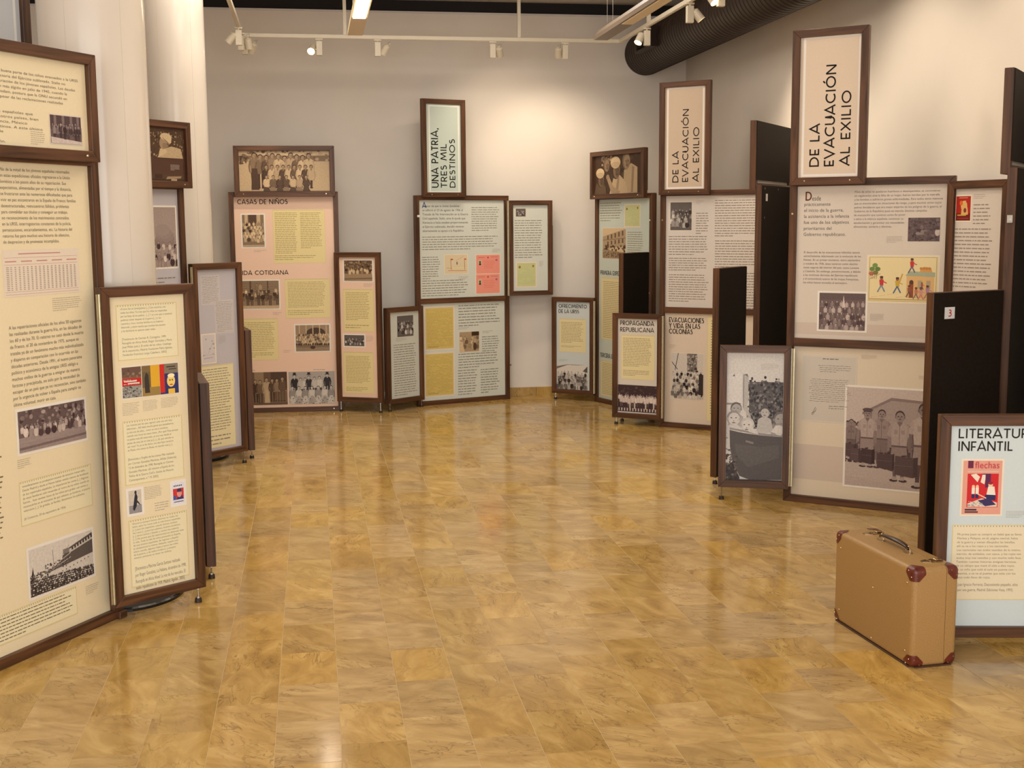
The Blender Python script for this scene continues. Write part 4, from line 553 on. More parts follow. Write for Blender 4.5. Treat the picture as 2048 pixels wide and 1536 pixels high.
def heading(parent,text,u0,z0,u1,z1,col=(40,34,32),vert=False,name='heading',y=.0212):
    gap=.13; tot=sum(glyph(c)[0]+gap for c in text)-gap; bm=bmesh.new()
    if vert: Hh=u1-u0; Ln=z1-z0
    else: Hh=z1-z0; Ln=u1-u0
    kx=Ln/tot; x=0
    for c in text:
        wd,ps=glyph(c)
        for p in ps:
            q=[((x+a)*kx,b*Hh) for a,b in p]
            if vert: q=[(u1-u0-b,a) for a,b in q]
            ribbon(bm,q,Hh*.15)
        x+=wd+gap
    o=obj('_'+name,bm,ink(col),parent,(u0,y,z0)); o.name=name
    return o
INK={}
def ink(c):
    if c not in INK: INK[c]=plain('ink',c,.6,noise=0,spec=.2)
    return INK[c]
def bodytext(parent,lines,u0,z0,u1,z1,col,name='paragraph',y=.0212):
    col=tuple(int(v*.85+32) for v in col)
    cu=bpy.data.curves.new('t','FONT'); cu.body='\n'.join(lines); cu.size=1; cu.resolution_u=3; cu.fill_mode='FRONT'; cu.space_line=1.3; cu.space_character=1.05
    to=bpy.data.objects.new('t',cu); COL.objects.link(to); dg=bpy.context.evaluated_depsgraph_get()
    me=bpy.data.meshes.new_from_object(to.evaluated_get(dg)); bpy.data.objects.remove(to)
    xs=[v.co.x for v in me.vertices]; ys=[v.co.y for v in me.vertices]
    if not xs: return
    sx=(u1-u0)/(max(xs)-min(xs)); sz=(z1-z0)/(max(ys)-min(ys)); mx,my=min(xs),min(ys)
    for v in me.vertices: v.co=Vector(((v.co.x-mx)*sx,0,(v.co.y-my)*sz))
    me.name=name; me.materials.clear(); me.materials.append(ink(col))
    o=bpy.data.objects.new(name,me); COL.objects.link(o); o.parent=parent; o.location=(u0,y,z0); return o
def micro(parent,u0,z0,u1,z1,n,col=(150,140,124),name='paragraph',seed=1,thick=.27,y=.0212,hand=False):
    rg=random.Random(int(u0*7000+z0*900)+seed); bm=bmesh.new(); W=u1-u0; H=z1-z0; st=H/n
    for i in range(n):
        z=H-(i+.7)*st; x=0 if not hand else W*rg.uniform(0,.08); end=W*(rg.uniform(.88,1) if (i<n-1) else rg.uniform(.4,.8))
        while x<end-st*.4:
            l=min(st*rg.uniform(.4,2.3),end-x)
            zz=z+(st*rg.uniform(-.12,.12) if hand else 0)
            v=[bm.verts.new(p) for p in((x,0,zz),(x+l,0,zz+(st*.1 if hand else 0)),(x+l,0,zz+st*thick),(x,0,zz+st*thick))]; bm.faces.new(v)
            x+=l+st*.28
    o=obj('_'+name,bm,ink(col),parent,(u0,y,z0)); o.name=name; return o
# ---------------------------------------------------------------- framed units
FW=.044; T=.045
def member(L,w,mit=True):
    bm=bmesh.new(); k=w if mit else 0
    pr=[(0,0),(L,0),(L-k,w),(k,w)]
    f=[bm.verts.new((x,0,z)) for x,z in pr]; g=[bm.verts.new((x,T,z)) for x,z in pr]
    bm.faces.new(f[::-1]); bm.faces.new(g)
    for i in range(4): j=(i+1)%4; bm.faces.new((f[i],f[j],g[j],g[i]))
    bmesh.ops.recalc_face_normals(bm,faces=bm.faces); bmesh.ops.bevel(bm,geom=list(bm.edges),offset=.0016,segments=1,affect='EDGES')
    return bm
def unit(parent,key,name,rails=(),label=None,zb=.003,wb=None,sheets=None,hinge=None,feet=(),bgs=None):
    """one framed unit: dark backboard carrying mitred walnut rails, printed sheets and everything printed on them"""
    x,y,ang,w,z0,h=PAN[key]; P0=parent.location
    a=R(ang)
    bm=bmesh.new(); bx(bm,.003,T,zb,w-.003,T+.005,h-.003)
    o=obj(name,bm,M['back'],parent,(x-P0.x,y-P0.y,z0-P0.z),(0,0,a)); 
    if label: o['label']=label
    bw=wb or FW
    obj('rail',member(w,FW),M['wood'],o,(0,0,0)); 
    q=obj('rail',member(w,FW),M['wood'],o,(w,0,h),(0,PI,0)); q.location=(w,0,h)
    obj('stile',member(h,FW),M['wood'],o,(0,0,h),(0,PI/2,0)); obj('stile',member(h,FW),M['wood'],o,(w,0,0),(0,-PI/2,0))
    zs=[FW]+[r for r in rails]+[h-FW]
    for r in rails:
        q=obj('cross_rail',member(w-2*FW,.05,False),M['wood'],o,(FW,0,r-.025))
    cuts=[FW]; 
    for r in rails: cuts+=[r-.025,r+.025]
    cuts+=[h-FW]
    for i in range(0,len(cuts),2):
        if bgs is None: continue
        A=Art(w-2*FW+.004,cuts[i+1]-cuts[i]+.004); c=bgs[(i//2)%len(bgs)]; A.rect(0,0,A.w,A.h,c)
        bm=bmesh.new(); bx(bm,FW-.002,.0222,cuts[i]-.002,w-FW+.002,.0275,cuts[i+1]+.002); me=mesh('poster',bm,M['print'])
        at=me.color_attributes.new('print','BYTE_COLOR','CORNER'); at.data.foreach_set('color_srgb',[v for _ in range(len(at.data)) for v in(c[0]/255,c[1]/255,c[2]/255,1)])
        obj('poster',me,None,o)
    if hinge:
        side,hz0,hz1=hinge; bm=bmesh.new(); hx=-.006 if side=='L' else w+.006
        cyl(bm,(hx,-.003,hz0),(hx,-.003,hz1),.0045,8); n=int((hz1-hz0)/.05)
        bx(bm,hx-.012,.0,hz0,hx+.012,.0015,hz1)
        for k in range(n): cyl(bm,(hx,-.003,hz0+k*.05),(hx,-.003,hz0+k*.05+.002),.0056,8)
        obj('piano_hinge',bm,M['hinge'],o)
    for fx in feet:
        foot(o,fx*w,z0)
    return o
def foot(o,fx,z0,ty=T/2):
    bm=bmesh.new(); cyl(bm,(fx,ty,-z0+.018),(fx,ty,.0),.004,8); 
    r=obj('threaded_rod',bm,M['steel'],o)
    bm=bmesh.new(); cyl(bm,(fx,ty,-z0),(fx,ty,-z0+.02),.017,14,.015); obj('foot_pad',bm,M['rubber'],o)
    bm=bmesh.new(); cyl(bm,(fx,ty,-.008),(fx,ty,0),.009,6); cyl(bm,(fx,ty,-z0+.02),(fx,ty,-z0+.027),.009,6); obj('nut',bm,M['steel'],o)
def screws(o,pts,y=-.0015,r=.006):
    for x,z in pts:
        bm=bmesh.new(); cyl(bm,(x,y+.0016,z),(x,y-.001,z),r,10,r*.7); obj('screw',bm,M['brass'],o)
def fill(o,key,micol=(140,132,118),head=(40,34,32)):
    n=0
    for it in IT.get(key,[]):
        k,u0,z0,u1,z1=it[:5]; ex=it[5:]; w,h=u1-u0,z1-z0
        if w<.004 or h<.002: continue
        n+=1; Y=.0212-n*.00004
        if k=='h': heading(o,ex[0],u0,z0,u1,z1,ex[1] if len(ex)>1 else head,y=Y)
        elif k=='v': heading(o,ex[0],u0+w*.06,z0,u1-w*.04,z1,head,True,y=Y)
        elif k=='tx': bodytext(o,ex[0],u0,z0,u1,z1,ex[1],y=Y)
        elif k=='m': micro(o,u0,z0,u1,z1,ex[0],micol,seed=n,y=Y)
        elif k in('c','wc'): micro(o,u0,z0,u1,z1,ex[0],(176,166,150) if k=='c' else (210,200,190),'caption',seed=n,thick=.26,y=Y)
        elif k=='ph':
            bd=ex[1] if len(ex)>1 else 0
            if bd:
                m=.012 if bd==2 else .006; A=Art(w+2*m,h+2*m); A.rect(0,0,A.w,A.h,(236,230,220) if bd==2 else (226,212,192)); A.build('photo_mount',o,u0-m,z0-m,Y+.0004,'print')
            photo(ex[0],w,h).build('photograph',o,u0,z0,Y+.0002)
        elif k=='art':
            m=.008; A=Art(w+2*m,h+2*m); A.rect(0,0,A.w,A.h,(234,222,200)); A.build('picture_mount',o,u0-m,z0-m,Y+.0004,'print')
            art(ex[0],w,h).build('picture',o,u0,z0,Y+.0002,'print')
            if ex[0]=='magazine': bodytext(o,['flechas'],u0+w*.3,z0+h*.86,u0+w*.92,z0+h*.985,(196,40,60),'magazine_title',Y-.0024)
            if ex[0]=='books': bodytext(o,['RUSIA con','en la U.R.S.S.'],u0+w*.02,z0+h*.43,u0+w*.3,z0+h*.6,(240,225,215),'cover_title',Y-.0024)
        elif k=='note':
            A=Art(w,h); A.rect(0,0,w,h,(222,206,150)); A.rect(.004,.004,w-.004,h-.004,NOTE)
            x=.01
            while x<w-.008: A.ell(x,h-.006,.0022,.0036,(170,160,130),6); x+=.012
            A.build('note_sheet',o,u0,z0,Y+.0004,'print')
        elif k=='letter':
            A=Art(w,h); A.rect(0,0,w,h,(200,194,194)); A.build('letter_sheet',o,u0,z0,Y+.0004,'print'); micro(o,u0+w*.06,z0+h*.05,u1-w*.04,z1-h*.04,max(10,int(h/.0125)),(112,104,108),'handwriting',n,.2,hand=True,y=Y)
        elif k=='letter2':
            A=Art(w,h); A.rect(0,0,w,h,(214,206,190)); A.rect(.008,.008,w-.008,h-.008,(206,198,186)); A.build('letter_sheet',o,u0,z0,Y+.0004,'print')
            c=(98,92,88); micro(o,u0+w*.35,z0+h*.93,u0+w*.8,z0+h*.97,1,c,'handwriting',1,.3,hand=True,y=Y); micro(o,u0+w*.3,z0+h*.75,u0+w*.92,z0+h*.87,4,c,'handwriting',2,.22,hand=True,y=Y)
            micro(o,u0+w*.14,z0+h*.3,u0+w*.92,z0+h*.66,12,c,'handwriting',3,.2,hand=True,y=Y); micro(o,u0+w*.5,z0+h*.2,u0+w*.9,z0+h*.27,2,c,'handwriting',4,.25,hand=True,y=Y)
            A=Art(w,h); A.line(w*.2,h*.1,w*.27,h*.22,.0025,c); A.line(w*.22,h*.1,w*.29,h*.2,.002,c); A.line(w*.2,h*.13,w*.28,h*.16,.002,c); A.build('signature',o,u0,z0,Y,'print')
        elif k=='border':
            t=.014; A=Art(w,h); c=BORD; A.rect(0,0,w,t,c);A.rect(0,h-t,w,h,c);A.rect(0,t,t,h-t,c);A.rect(w-t,t,w,h-t,c); A.build('printed_border',o,u0,z0,Y+.0004,'print')
        elif k=='band':
            A=Art(w,h); A.rect(0,0,w,h,(206,190,176)); A.build('colour_band',o,u0,z0,.0221,'print')
        elif k=='table':
            A=Art(w,h); A.rect(0,0,w,h,(228,214,196)); c=(196,140,132); c2=(206,180,170)
            A.rect(w*.02,h*.04,w*.98,h*.055,c2); A.rect(w*.02,h*.1,w*.98,h*.107,c); A.rect(w*.2,h*.9,w*.75,h*.925,c)
            for q in range(5): A.rect(w*(.03+.2*q),h*.74,w*(.17+.2*q),h*.765,c)
            A.rect(w*.02,h*.68,w*.98,h*.687,c); A.rect(w*.02,h*.83,w*.98,h*.837,c)
            for i in range(18):
                for j in range(13): A.rect(w*(.04+.052*i),h*(.62-.04*j),w*(.04+.052*i)+w*(.02 if i else .035),h*(.636-.04*j),(160,146,138))
            A.build('statistics_table',o,u0,z0,Y+.0004,'print')
NOTE=(236,226,190); BORD=(240,238,230)
GRP='framed walnut exhibition stands around the hall'
def stand(key,label): x,y=PAN[key][:2]; return thing('display_stand',label,'display stand',(x,y,0))
CREAM=(234,219,184); MINT=(212,215,204); PEACH=(236,203,180); BEIGE=(214,204,190); LILAC=(190,186,194); PINKB=(214,192,174)
def zt(key,z): return z-PAN[key][4]
# -- left foreground
s=stand('L1','large cream text board at the left edge with a ship photograph')
m_=unit(s,'L1','main_panel',(),bgs=[CREAM]); fill(m_,'L1',(120,108,84))
bm=bmesh.new(); bx(bm,.976-.03,-.02,0,.976+.02,.06,.035,.004); obj('corner_block',bm,M['wood'],m_)
t_=unit(s,'L1t','upper_panel',zb=.064,bgs=[CREAM],label='wide upper panel with text and a group photograph'); fill(t_,'L1t'); screws(t_,[(.06,.024),(.83,.024)])
w_=unit(s,'L1w','side_wing',bgs=[CREAM],hinge=('L',.02,1.38),feet=(.93,),label='tall narrow wing with three quotation sheets and coloured book covers'); fill(w_,'L1w')
PAN['E1']=(-1.468,5.87,108.6,.45,.065,.915); e_=unit(s,'E1','side_wing',bgs=[CREAM],feet=(.06,),label='short wing turned edge-on behind the tall wing')
PAN['L0']=(-2.75,4.95,60,.976,0,2.03); PAN['L0t']=(-2.43,5.42,60,.448,1.98,.91)
s=stand('L0','mostly hidden stand, only its pale title frame showing at top left')
unit(s,'L0','main_panel',(),bgs=[MINT]); t_=unit(s,'L0t','title_panel',zb=.064,bgs=[(206,206,206)]); IT['L0t']=[('border',.065,.06,.383,.85)]; fill(t_,'L0t')
# -- second left stand
s=stand('L2','lilac board half behind the columns, topped by a child in a white cap')
m_=unit(s,'L2','main_panel',(),bgs=[LILAC]); fill(m_,'L2')
t_=unit(s,'L2t','upper_panel',zb=.064,bgs=[(84,58,46)],label='brown photograph panel with the child in a white cap'); fill(t_,'L2t'); screws(t_,[(.06,.024),(.83,.024)])
NOTE=(226,216,176)
w_=unit(s,'L2w','side_wing',bgs=[LILAC],hinge=('L',.02,1.36),feet=(.95,),label='tall lilac wing with handwritten letters'); fill(w_,'L2w')
PAN['E2']=(-1.925,9.0,110,.45,.065,.9); e_=unit(s,'E2','side_wing',bgs=[LILAC],feet=(.06,),label='short wing turned edge-on behind the lilac wing')
# -- casas
NOTE=(230,214,158)
s=stand('CA','pink board headed CASAS DE NIÑOS, topped by a wide group photograph')
m_=unit(s,'CA','main_panel',(),bgs=[PEACH]); fill(m_,'CA',(158,140,92)); screws(m_,[(.9,.024)])
t_=unit(s,'CAt','upper_panel',zb=.064,bgs=[(90,70,56)],label='wide photograph of a group of youths'); fill(t_,'CAt'); screws(t_,[(.08,.024),(.82,.024)])
w_=unit(s,'CAw','side_wing',bgs=[PEACH],feet=(.06,.94),label='tall narrow pink wing with two yellow notes'); fill(w_,'CAw',(158,140,92))
# -- centre
BORD=(236,238,230)
s=stand('C','pale green centre board with red cards, titled UNA PATRIA, TRES MIL DESTINOS')
m_=unit(s,'C','main_panel',(1.002,),bgs=[MINT,MINT]); fill(m_,'C',(138,134,122)); 
bm=bmesh.new(); bx(bm,.02,-.004,1.795,.045,-.0005,1.815); obj('sticker',bm,M['sticker'],m_)
bm=bmesh.new(); bx(bm,.993,.01,.33,1.015,.03,.345); obj('latch',bm,M['steel'],m_)
t_=unit(s,'Ct','title_panel',zb=.064,bgs=[(200,212,202)],label='tall title panel reading UNA PATRIA, TRES MIL DESTINOS'); fill(t_,'Ct',head=(26,22,22)); screws(t_,[(.09,.024),(.36,.024)])
w_=unit(s,'Cw','side_wing',bgs=[(206,208,198)],feet=(.08,.95),label='low wing with a small crowd photograph'); fill(w_,'Cw')
w_=unit(s,'Cn','hanging_wing',bgs=[MINT],hinge=('L',.0,.92),label='narrow hanging wing with a green document'); fill(w_,'Cn')
bm=bmesh.new(); bx(bm,.449,.01,.0,.4515,.04,.68); obj('edge_strip',bm,M['steel'],w_)
# -- P0
NOTE=(226,212,164)
s=stand('P0','mint board headed PRIMERA EXPEDICIÓN with a sepia photograph on top')
m_=unit(s,'P0','main_panel',(),bgs=[(200,208,198)]); fill(m_,'P0',(150,136,104),(60,54,50)); screws(m_,[(.93,1.75),(.93,1.1)],r=.008)
t_=unit(s,'P0t','upper_panel',zb=.064,bgs=[(70,48,34)],label='wide sepia photograph of children in white caps'); fill(t_,'P0t'); screws(t_,[(.08,.024),(.82,.024)])
w_=unit(s,'P0w','side_wing',bgs=[(202,208,206)],feet=(.07,),hinge=('R',.02,.92),label='low wing headed OFRECIMIENTO DE LA URSS'); fill(w_,'P0w',(150,136,104))
def back_panel(near,ang,w=.45,z0=.06,h=1.38): # panel seen from behind: near edge point, direction (deg) away from the viewer
    a=R(ang); return (near[0]+math.cos(a)*w,near[1]+math.sin(a)*w,ang+180,w,z0,h)
PAN['D0']=back_panel((.93,10.60),53,.43,.06,1.41); d_=unit(s,'D0','side_wing',bgs=[MINT],feet=(.93,),label='tall wing swung forward, dark back showing')
# -- R2
BORD=(240,232,222); NOTE=(228,214,166)
s=stand('R2','farther beige board headed EVACUACIONES Y VIDA EN LAS COLONIAS, smaller title above')
m_=unit(s,'R2','main_panel',(1.0,),bgs=[(220,204,186),(212,204,196)]); fill(m_,'R2',(140,126,110)); screws(m_,[(.02,1.75)],r=.008)
t_=unit(s,'R2t','title_panel',zb=.064,bgs=[(206,184,160)],label='tall title panel reading DE LA EVACUACIÓN AL EXILIO'); fill(t_,'R2t',head=(30,20,18)); screws(t_,[(.09,.024),(.35,.024)])
w_=unit(s,'R2w','side_wing',bgs=[(214,206,196)],feet=(.07,),hinge=('R',.02,.89),label='low wing headed PROPAGANDA REPUBLICANA'); fill(w_,'R2w',(140,126,100))
# -- D2
s=thing('display_stand','dark back of a tall stand standing between the two beige boards','display stand',(1.69,8.53,0))
PAN['D2']=back_panel((1.69,8.53),62,.98,0,1.985); PAN['D2w']=back_panel((1.315,7.99),56,.44,.05,1.385)
a=R(62); n_=(-math.sin(a)*T,math.cos(a)*T); PAN['D2t']=back_panel((1.69+n_[0],8.53+n_[1]),62,.9,1.955,.468)
m_=unit(s,'D2','main_panel',(),bgs=[BEIGE]); t_=unit(s,'D2t','upper_panel',zb=.064,bgs=[BEIGE]); w_=unit(s,'D2w','side_wing',bgs=[BEIGE],feet=(.93,))
bm=bmesh.new(); bx(bm,.855,T+.005,1.875,.90,T+.006,1.925); obj('sticker',bm,M['sticker'],m_)
screws(m_,[(.93,1.96),(.93,1.76),(.6,1.96)],y=T+.0055,r=.008)
# -- R1
s=stand('R1','nearest beige board with a photograph of boys carrying suitcases, large title above')
m_=unit(s,'R1','main_panel',(1.0,),bgs=[(222,208,186),(216,204,190)]); fill(m_,'R1'); screws(m_,[(.02,1.78)],r=.008)
t_=unit(s,'R1t','title_panel',zb=.064,bgs=[(222,202,180)],label='large tall title panel reading DE LA EVACUACIÓN AL EXILIO'); fill(t_,'R1t',head=(30,20,18)); screws(t_,[(.09,.024),(.36,.024)])
w_=unit(s,'R1w','side_wing',bgs=[(220,216,212)],feet=(.05,),hinge=('R',.02,.88),label='low wing filled by a photograph of babies in a tub'); fill(w_,'R1w')
w_=unit(s,'R1n','hanging_wing',bgs=[(216,206,196)],label='narrow hanging wing with a small red poster'); fill(w_,'R1n',(152,140,126))
bm=bmesh.new(); bx(bm,.437,.0,.0,.452,.012,.60); cyl(bm,(.458,.004,.0),(.458,.004,.62),.005,8); obj('piano_hinge',bm,M['hinge'],w_)
# -- D1
s=thing('display_stand','dark back of the rightmost tall stand, white sticker 3 on its wing','display stand',(2.397,5.95,0))
PAN['D1']=back_panel((2.388,5.95),58,.98,0,1.985); PAN['D1w']=back_panel((1.955,5.755),27,.458,.04,1.36)
a=R(58); n_=(-math.sin(a)*T,math.cos(a)*T); PAN['D1t']=back_panel((2.40+n_[0],5.95+n_[1]),58,.9,1.955,.5)
m_=unit(s,'D1','main_panel',(),bgs=[BEIGE]); t_=unit(s,'D1t','upper_panel',zb=.064,bgs=[BEIGE]); w_=unit(s,'D1w','side_wing',bgs=[BEIGE],feet=(.93,.1))
bm=bmesh.new(); bx(bm,.325,T+.005,1.235,.39,T+.006,1.29); q=obj('sticker',bm,M['sticker'],w_)
hd=heading(w_,'3',0,0,.024,.034,(200,40,60)); hd.location=(.37,T+.0066,1.245); hd.rotation_euler=(0,0,PI); hd.name='number'
bm=bmesh.new(); bx(bm,.982,.008,1.72,.992,.036,1.76,.002); cyl(bm,(.985,.02,1.735),(1.004,.02,1.735),.007,10); obj('latch',bm,M['steel'],m_)
# -- LI
NOTE=(232,218,186)
s=stand('LI','pale blue board headed LITERATURA INFANTIL at the right edge, behind the suitcase')
w_=unit(s,'LI','side_wing',bgs=[(206,216,216)]); fill(w_,'LI',head=(44,36,34))
PAN['R0']=(2.2,4.83,-32,.976,0,2.0); m_=unit(s,'R0','main_panel',(1.0,),bgs=[(204,216,222)])
# ---------------------------------------------------------------- suitcase
sx,sy,sa=1.548,4.582,13.18; SW,SL,SH=.1986,.6274,.4015
s=thing('suitcase','old tan suitcase with oxblood leather corners standing on the marble floor','suitcase',(sx,sy,0),R(sa))
def rbox(e=0,r=.02,z0=.003):
    bm=bmesh.new(); bx(bm,-e,-e,z0-e*.4,SW+e,SL+e,SH+e)
    bmesh.ops.bevel(bm,geom=list(bm.edges),offset=r+e,segments=5,affect='EDGES',profile=.5); return bm
def cut(bm,co,no,fillit=False):
    g=bmesh.ops.bisect_plane(bm,geom=bm.verts[:]+bm.edges[:]+bm.faces[:],plane_co=co,plane_no=no,clear_outer=True)
    if fillit: bmesh.ops.holes_fill(bm,edges=[e for e in bm.edges if e.is_boundary],sides=0)
SM=.142
bm=rbox(); cut(bm,(SM,0,0),(1,0,0),True); o=obj('body_shell',bm,M['case'],s); smooth_by_angle(o,35)
bm=rbox(); cut(bm,(SM+.0018,0,0),(-1,0,0),True); o=obj('lid_shell',bm,M['case'],s); smooth_by_angle(o,35)
bm=rbox(-.002); cut(bm,(SM+.0035,0,0),(1,0,0),True); cut(bm,(SM-.0005,0,0),(-1,0,0),True); obj('seam',bm,M['case_in'],s)
bm=bmesh.new()
for (x0,y0,x1,y1) in ((.0,.02,.006,SL-.02),(SW-.006,.02,SW,SL-.02),(.02,.0,SW-.02,.006),(.02,SL-.006,SW-.02,SL)): bx(bm,x0,y0,.001,x1,y1,.007,.001)
obj('bottom_piping',bm,M['case_in'],s)
def leather(cx,cy,cz):
    bm=rbox(.0018,.02,.0035); X=0 if cx==0 else SW; Y=0 if cy==0 else SL; Z=0 if cz==0 else SH
    ox,oy,oz=(1 if cx==0 else -1),(1 if cy==0 else -1),(1 if cz==0 else -1); d=.052
    cut(bm,(X+ox*d,0,0),(ox,0,0)); cut(bm,(0,Y+oy*d,0),(0,oy,0)); cut(bm,(0,0,Z+oz*d),(0,0,oz))
    for v in((ox,oy,0),(ox,0,oz),(0,oy,oz)):
        v=Vector(v).normalized(); c=Vector((X,Y,Z))+v*.0545; cut(bm,c,v)
    o=obj('leather_corner',bm,M['leather'],s); smooth_by_angle(o,35)
    bm=bmesh.new()
    e=.0022
    for a_,b_,ax in(((ox*.036,oz*.014),0,'y'),((ox*.014,oz*.036),0,'y'),((oy*.036,oz*.014),0,'x'),((oy*.014,oz*.036),0,'x')):
        if ax=='y': p=Vector((X+a_[0],Y-oy*.0015,Z+a_[1])); q=p-Vector((0,oy*.002,0))
        else: p=Vector((X-ox*.0015,Y+a_[0],Z+a_[1])); q=p-Vector((ox*.002,0,0))
        cyl(bm,p,q,.0032,8,.002)
    obj('rivet',bm,M['nickel'],s)
for cx in(0,1):
    for cy in(0,1):
        for cz in(0,1): leather(cx,cy,cz)
bm=bmesh.new()
for y,z in((.045,.335),(.045,.06),(.575,.335),(.575,.06),(.3,.24),(.3,.025)): cyl(bm,(-.0005,y,z),(-.003,y,z),.0042,10,.0025)
obj('rivet',bm,M['nickel'],s)
for ly in(.085,.535):
    bm=bmesh.new()
    pr=[(-.046,-.008),(-.014,-.021),(.034,-.021),(.05,0),(.034,.021),(-.014,.021),(-.046,.008)]
    f=[bm.verts.new((SM-.012+x,ly+y,SH)) for x,y in pr]; g=[bm.verts.new((SM-.012+x,ly+y,SH+.003)) for x,y in pr]; bm.faces.new(g); [bm.faces.new((f[i],f[(i+1)%7],g[(i+1)%7],g[i])) for i in range(7)]
    bx(bm,SM-.002,ly-.011,SH+.003,SM+.024,ly+.011,SH+.009,.002); cyl(bm,(SM-.022,ly,SH+.003),(SM-.022,ly,SH+.007),.007,14); cyl(bm,(SM-.03,ly-.01,SH+.006),(SM-.03,ly+.01,SH+.006),.002,8)
    cyl(bm,(SM+.006,ly-.006,SH+.009),(SM+.006,ly-.006,SH+.012),.003,8)
    obj('lock',bm,M['nickel'],s)
hx=SM-.035
for hy in(.222,.43):
    bm=bmesh.new(); lathe(bm,[(.0001,SH+.0035),(.019,SH+.0032),(.021,SH)],20,0,0)
    for v in bm.verts: v.co.x=v.co.x*.75+hx; v.co.y=v.co.y*1.35+hy
    obj('handle_plate',bm,M['nickel'],s)
    bm=bmesh.new(); q=[Vector((hx,hy+(.012 if hy>.3 else -.012)*0+math.cos(t_)*.016,SH+.004+math.sin(t_)*.022)) for t_ in [i*PI/8 for i in range(9)]]
    for p1,p2 in zip(q,q[1:]): cyl(bm,p1,p2,.0022,6)
    obj('handle_ring',bm,M['nickel'],s)
bm=bmesh.new(); n=14; rings=[]
for i in range(n+1):
    f=i/n; y=.218+f*.216; z=SH+.016+.012*math.sin(f*PI)**.5; rx=.009+.006*math.sin(f*PI); rz=.005+.003*math.sin(f*PI)
    rings.append([bm.verts.new((hx+rx*math.cos(t_),y,z+rz*math.sin(t_))) for t_ in [k*PI/5 for k in range(10)]])
for A_,B_ in zip(rings,rings[1:]):
    for k in range(10): bm.faces.new((A_[k],A_[(k+1)%10],B_[(k+1)%10],B_[k]))
bm.faces.new(rings[0]); bm.faces.new(rings[-1][::-1]); obj('handle',bm,M['handle'],s,smooth=True)
# ---------------------------------------------------------------- ceiling: duct, light fixtures, track and spotlights
def rthing(name,label,cat,a,b,z,group=None): return thing(name,label,cat,RP(a,b,z),RA,group)
d=rthing('air_duct','dark brown ribbed round air duct under the ceiling along the right wall','air duct',3.313,B,3.385)
bm=bmesh.new(); rr=.208; Ld=10.5; prof=[]; y=0
while y<Ld:
    prof+=[(rr,-y),(rr,-y-.048),(rr+.0035,-y-.053),(rr+.0035,-y-.06),(rr,-y-.065)]; y+=.07
rings=[]
for r_,y_ in prof: rings.append([bm.verts.new((r_*math.cos(2*PI*i/40),y_,r_*math.sin(2*PI*i/40))) for i in range(40)])
for A_,B_ in zip(rings,rings[1:]):
    for i in range(40): bm.faces.new((A_[i],A_[(i+1)%40],B_[(i+1)%40],B_[i]))
bm.faces.new(rings[-1]); o=obj('duct_tube',bm,M['duct'],d); smooth_by_angle(o,30)
bm=bmesh.new(); bx(bm,-.262,-1.15,-.07,-.19,-1.12,.08); bx(bm,-.262,-.65,-.07,-.19,-.62,.08); bx(bm,-.262,-1.15,-.085,-.19,-.62,-.065); bx(bm,-.262,-1.15,.08,-.19,-.62,.1); g_=obj('vent_frame',bm,M['duct'],d)
for k in range(7): bm=bmesh.new(); bx(bm,-.255,-1.12,-.06+k*.02,-.2,-.65,-.056+k*.02); obj('vent_slat',bm,M['dark'],g_)
for yy in(-1.6,-4.2): bm=bmesh.new(); cyl(bm,(-.1,yy,.18),(-.1,yy,ZC-3.385),.003,6); obj('hanger_wire',bm,M['steel'],d)
def linear(name,label,a0,a1,b1,b0,z,lit):
    t=rthing(name,label,'ceiling lamp',(a0+a1)/2,b1,z); w=(a1-a0)/2; L=b1-b0
    bm=bmesh.new(); pr=[(-w,0),(w,0),(w*1.0,.03),(w*.35,.075),(-w*.35,.075),(-w,.03)]
    f=[bm.verts.new((x,0,zz)) for x,zz in pr]; g=[bm.verts.new((x,-L,zz)) for x,zz in pr]; bm.faces.new(f); bm.faces.new(g[::-1])
    for i in range(6): bm.faces.new((f[i],f[(i+1)%6],g[(i+1)%6],g[i]))
    obj('housing',bm,M['grey'] if not lit else M['lens'],t)
    bm=bmesh.new(); bx(bm,-w*.78,-L+.1,-.008,w*.78,-.82,.001,.003); obj('diffuser',bm,M['lit'] if lit else M['lens'],t)
    for yy in(-.3,-L+.3):
        for q in(-.4,.4): bm=bmesh.new(); cyl(bm,(w*q,yy,.07),(w*q,yy,ZC-z),.0015,5); obj('suspension_wire',bm,M['steel'],t)
    return t
linear('linear_lamp','lit fluorescent linear lamp hanging near the top middle',.311,.423,9.57,6.4,3.15,True)
linear('linear_lamp','unlit brown linear lamp hanging beside the dark duct',2.226,2.334,9.6,5.6,3.15,False)
BT=10.96; ZT=3.325; ta0,ta1=-.538,2.779
t=rthing('light_track','cream U-shaped lighting track hung from rods below the ceiling','light track',ta0,BT,ZT)
for nm,(x0,y0,x1,y1) in (('track_rail',(0,-.015,ta1-ta0,.015)),('track_rail',(-.015,-6.5,.015,.015)),('track_rail',(ta1-ta0-.015,-7.5,ta1-ta0+.015,.015))):
    bm=bmesh.new(); bx(bm,x0,y0,0,x1,y1,.034,.003); bx(bm,x0+.008,y0+.008,-.002,x1-.008,y1-.008,.004); obj(nm,bm,M['white'],t)
for x,y in((.334-ta0,0),(1.86-ta0,0),(ta1-ta0,-.95),(0,-2.5),(ta1-ta0,-4)):
    bm=bmesh.new(); bx(bm,x-.014,y-.014,.034,x+.014,y+.014,ZC-ZT); obj('hanger_rod',bm,M['white'],t)
